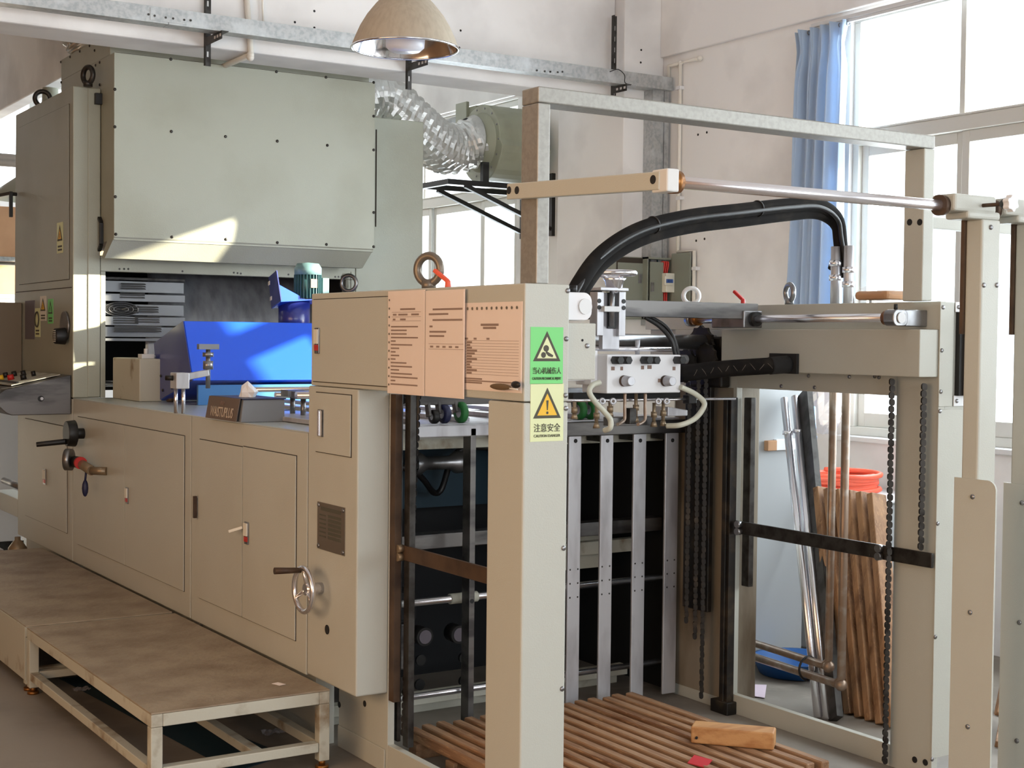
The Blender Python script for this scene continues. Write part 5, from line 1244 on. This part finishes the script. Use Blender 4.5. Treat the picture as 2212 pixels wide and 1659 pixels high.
# ================================================================ step platforms
PZ = .295
def platform(label, x0, x1, y0, y1, closed):
    e = thing('step_platform', label, 'platform', ((x0+x1)/2, (y0+y1)/2, 0), 'steel step platforms along the machine')
    B('tread_plate', 'platform_top', e, x0, x1, y0, y1, PZ-.006, PZ, bevel=.0015)
    t = .042; z1 = PZ-.0065
    for (a, b, c, d_) in ((x0,x0+t,y0,y1),(x1-t,x1,y0,y1),(x0+t,x1-t,y0,y0+t),(x0+t,x1-t,y1-t,y1)): B('top_rail', 'paint_old', e, a, b, c, d_, z1-.045, z1, bevel=.003)
    for (a, b) in ((x0,y0),(x1-t,y0),(x0,y1-t),(x1-t,y1-t)):
        B('leg', 'paint_old', e, a, a+t, b, b+t, .03, z1-.0455, bevel=.003)
        MB().cyl((a+t/2,b+t/2,0), (a+t/2,b+t/2,.012), .025, n=14).cyl((a+t/2,b+t/2,.012), (a+t/2,b+t/2,.031), .012, n=10).build('foot', 'bronze', e)
    for (a, b, c, d_) in ((x0,x0+t,y0+t,y1-t),(x1-t,x1,y0+t,y1-t),(x0+t,x1-t,y0,y0+t),(x0+t,x1-t,y1-t,y1)): B('lower_rail', 'paint_old', e, a+.002, b-.002, c, d_, .065, .10, bevel=.003)
    if not closed: B('lower_rail', 'paint_old', e, (x0+x1)/2+.05, (x0+x1)/2+.09, y0+t, y1-t, .066, .099, bevel=.003)
    if closed:
        B('side_panel', 'paint_old', e, x0-.004, x0, y0, y1, .05, PZ-.004, bevel=.002)
    return e
platform('open steel step platform in the foreground with tan painted legs', 1.597, 2.275, 4.775, 6.465, False)
platform('second step platform behind, with a closed side panel', 1.600, 2.275, 6.50, 8.85, True)
q = at(602,1478,z=PZ+.001); tag(MB().obox(q+V((0,0,.001)), (1,.3,0), (-.3,1,0), (0,0,1), .03, .045, .001).build('paper_scrap', 'paper'), 'tiny pink paper scrap on the front platform', 'paper')
def crumple(c, r, label, m, seed, name='crumpled_foil', cat='litter'):
    rg = random.Random(seed); vs = []; fs = []; n = 8
    for i in range(n+1):
        for j in range(n+1): vs.append((c.x+(i/n-.5)*2*r, c.y+(j/n-.5)*1.6*r, .003+rg.random()*r*.35))
    for i in range(n):
        for j in range(n): a = i*(n+1)+j; fs.append((a, a+n+1, a+n+2, a+1))
    tag(MB().add(vs, fs).build(name, m), label, cat)
crumple(at(590,1585,z=0), .045, 'crumpled piece of foil on the floor under the front platform', 'plastic_bag', 4)
crumple(at(176,1492,z=0), .035, 'crumpled clear wrapper on the dark mat under the front platform', 'plastic_bag', 9, 'crumpled_wrapper')
m0, m1, m2, m3 = at(128,1466,z=.002), at(200,1460,z=.002), at(470,1620,z=.002), at(300,1610,z=.002)
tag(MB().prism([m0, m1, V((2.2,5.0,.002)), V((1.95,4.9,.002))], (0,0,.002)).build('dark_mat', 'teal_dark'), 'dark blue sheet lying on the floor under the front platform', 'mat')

# ================================================================ control console and far left background
co = thing('control_console', 'grey sloping control console with buttons projecting from the tower', 'console', (2.1, 8.8, 1.139))
cz0, cz1 = 1.139, 1.366
prof = [(2.296,cz0),(2.296,cz1)] + [(1.93,1.285),(1.895,1.262),(1.885,1.225),(1.90,1.185),(1.935,1.152),(1.965,cz0)]
MB().prism([(x,8.29,z) for x, z in prof], (0,.9,0)).build('body', 'steel_bare', co, .004)
nv = V((-.081,0,.366)).normalized(); sl_ = V((-.366,0,-.081)).normalized()
pc = V((2.12,8.75,1.332))
MB().obox(pc+nv*.004, sl_, (0,1,0), nv, .28, .75, .004).build('button_panel', 'paint_old', co)
for (dx, dy, m, r) in ((.02,-.18,'black',.018),(.05,.0,'red',.02),(-.05,.1,'black',.016),(-.02,.2,'black',.016),(.08,.12,'sticker_yellow',.018),(.02,.25,'black',.016),(-.06,-.1,'black',.014)):
    c = pc+sl_*dx+V((0,dy,0))+nv*.006; MB().cyl(c, c+nv*.03, r, r*.9, n=16).build('push_button', m, co)
MB().bar(pc+sl_*.10+V((0,-.36,0))+nv*.01, pc+sl_*.10+V((0,.36,0))+nv*.01, .012, .012).build('edge_strip', 'black', co)
q = at(88,861,y=8.29); MB().cyl((q.x,8.29,q.z), (q.x,8.284,q.z), .017, n=18).build('cam_lock_ring', 'black', co); MB().cyl((q.x+.004,8.285,q.z), (q.x+.004,8.280,q.z), .009, n=14).build('cam_lock', 'chrome', co)
sd = thing('side_panel_box', 'brown-grey metal panel box behind the control console', 'panel box', (1.9, 9.5, 1.36))
B('body', 'door_brown', sd, 1.55, 2.296, 9.42, 9.56, 1.30, 1.80, bevel=.004)
MB().box(1.9, 1.96, 9.44, 9.5, 0, 1.30).build('stand', 'steel_dark', sd)
ob = at(30,1205,z=0)
st = thing('concrete_step', 'rough concrete block on the floor beyond the platforms', 'block', (2.1, 10.1, 0))
B('block', 'concrete', st, 1.75, 2.26, 9.75, 10.3, 0, .17, bevel=.01)
bt = thing('oil_can', 'small dented oil can behind the rear platform', 'can', (1.98, 9.3, 0))
qb = at(38,1204,y=9.2)
MB().lathe([(.001,0),(.055,0),(.058,.01),(.058,qb.z+.06),(.03,qb.z+.10),(.018,qb.z+.11),(.018,qb.z+.13),(.001,qb.z+.13)], (qb.x,9.2,0), (0,0,1), 20).build('can_body', 'brass', bt)
MB().lathe([(.0595,qb.z-.005),(.0595,qb.z+.045)], (qb.x,9.2,0), (0,0,1), 20).build('can_label', 'ink_dark', bt)
# far background seen past the tower
rk = thing('storage_rack', 'grey storage rack far behind the tower', 'rack', (3.2, 12.6, 0))
for x in (2.45, 4.3):
    for y in (12.3, 13.1): B('upright', 'galv', rk, x-.03, x+.03, y-.03, y+.03, 0, 2.9)
shelves = (.5, 1.35, 1.93, 2.24)
for z in shelves: B('shelf', 'galv', rk, 2.42, 4.33, 12.28, 13.12, z-.04, z, bevel=.003)
rg = random.Random(8)
for s_i, (z, hh, lb) in enumerate(((2.24, .42, 'tan cardboard carton on the top shelf of the far rack'), (1.93, .24, 'low tan cardboard carton on the second shelf of the far rack'))):
    o = thing('cardboard_carton', lb, 'carton', (3.3, 12.6, z))
    B('box', 'cardboard', o, 2.5+.03*s_i, 3.9, 12.33, 13.0, z+.001, z+hh, bevel=.004)
eh = thing('extraction_hood', 'grey conical extraction hood hanging far behind the tower', 'hood', (3.2, 11.6, 2.9))
q = at(0,425,y=11.4); q1 = at(30,375,y=11.4)
MB().lathe([(.46,q.z),(.44,q.z+.03),(.2,q1.z+.02),(.09,q1.z+.05),(.06,3.52)], (2.995,11.4,0), (0,0,1), 32).build('cone', 'paint_hood', eh)
pr_ = thing('overhead_pipes', 'pair of grey pipes running under the ceiling far behind', 'pipe', (2.8, 12, 3.2))
for v in (340, 352): zz = at(15, v, y=12).z; MB().cyl((1.6,12,zz), (5.7,12,zz), .03).build('pipe_run', 'alu_white', pr_)
wc = thing('white_unit', 'white machine side panel standing far behind the tower', 'cabinet', (2.6, 11.2, 0))
B('body', 'alu_white', wc, 2.2, 2.62, 10.75, 11.6, 0, 1.12, bevel=.01)
B('plinth', 'steel_dark', wc, 2.19, 2.63, 10.74, 11.61, 0, .08)
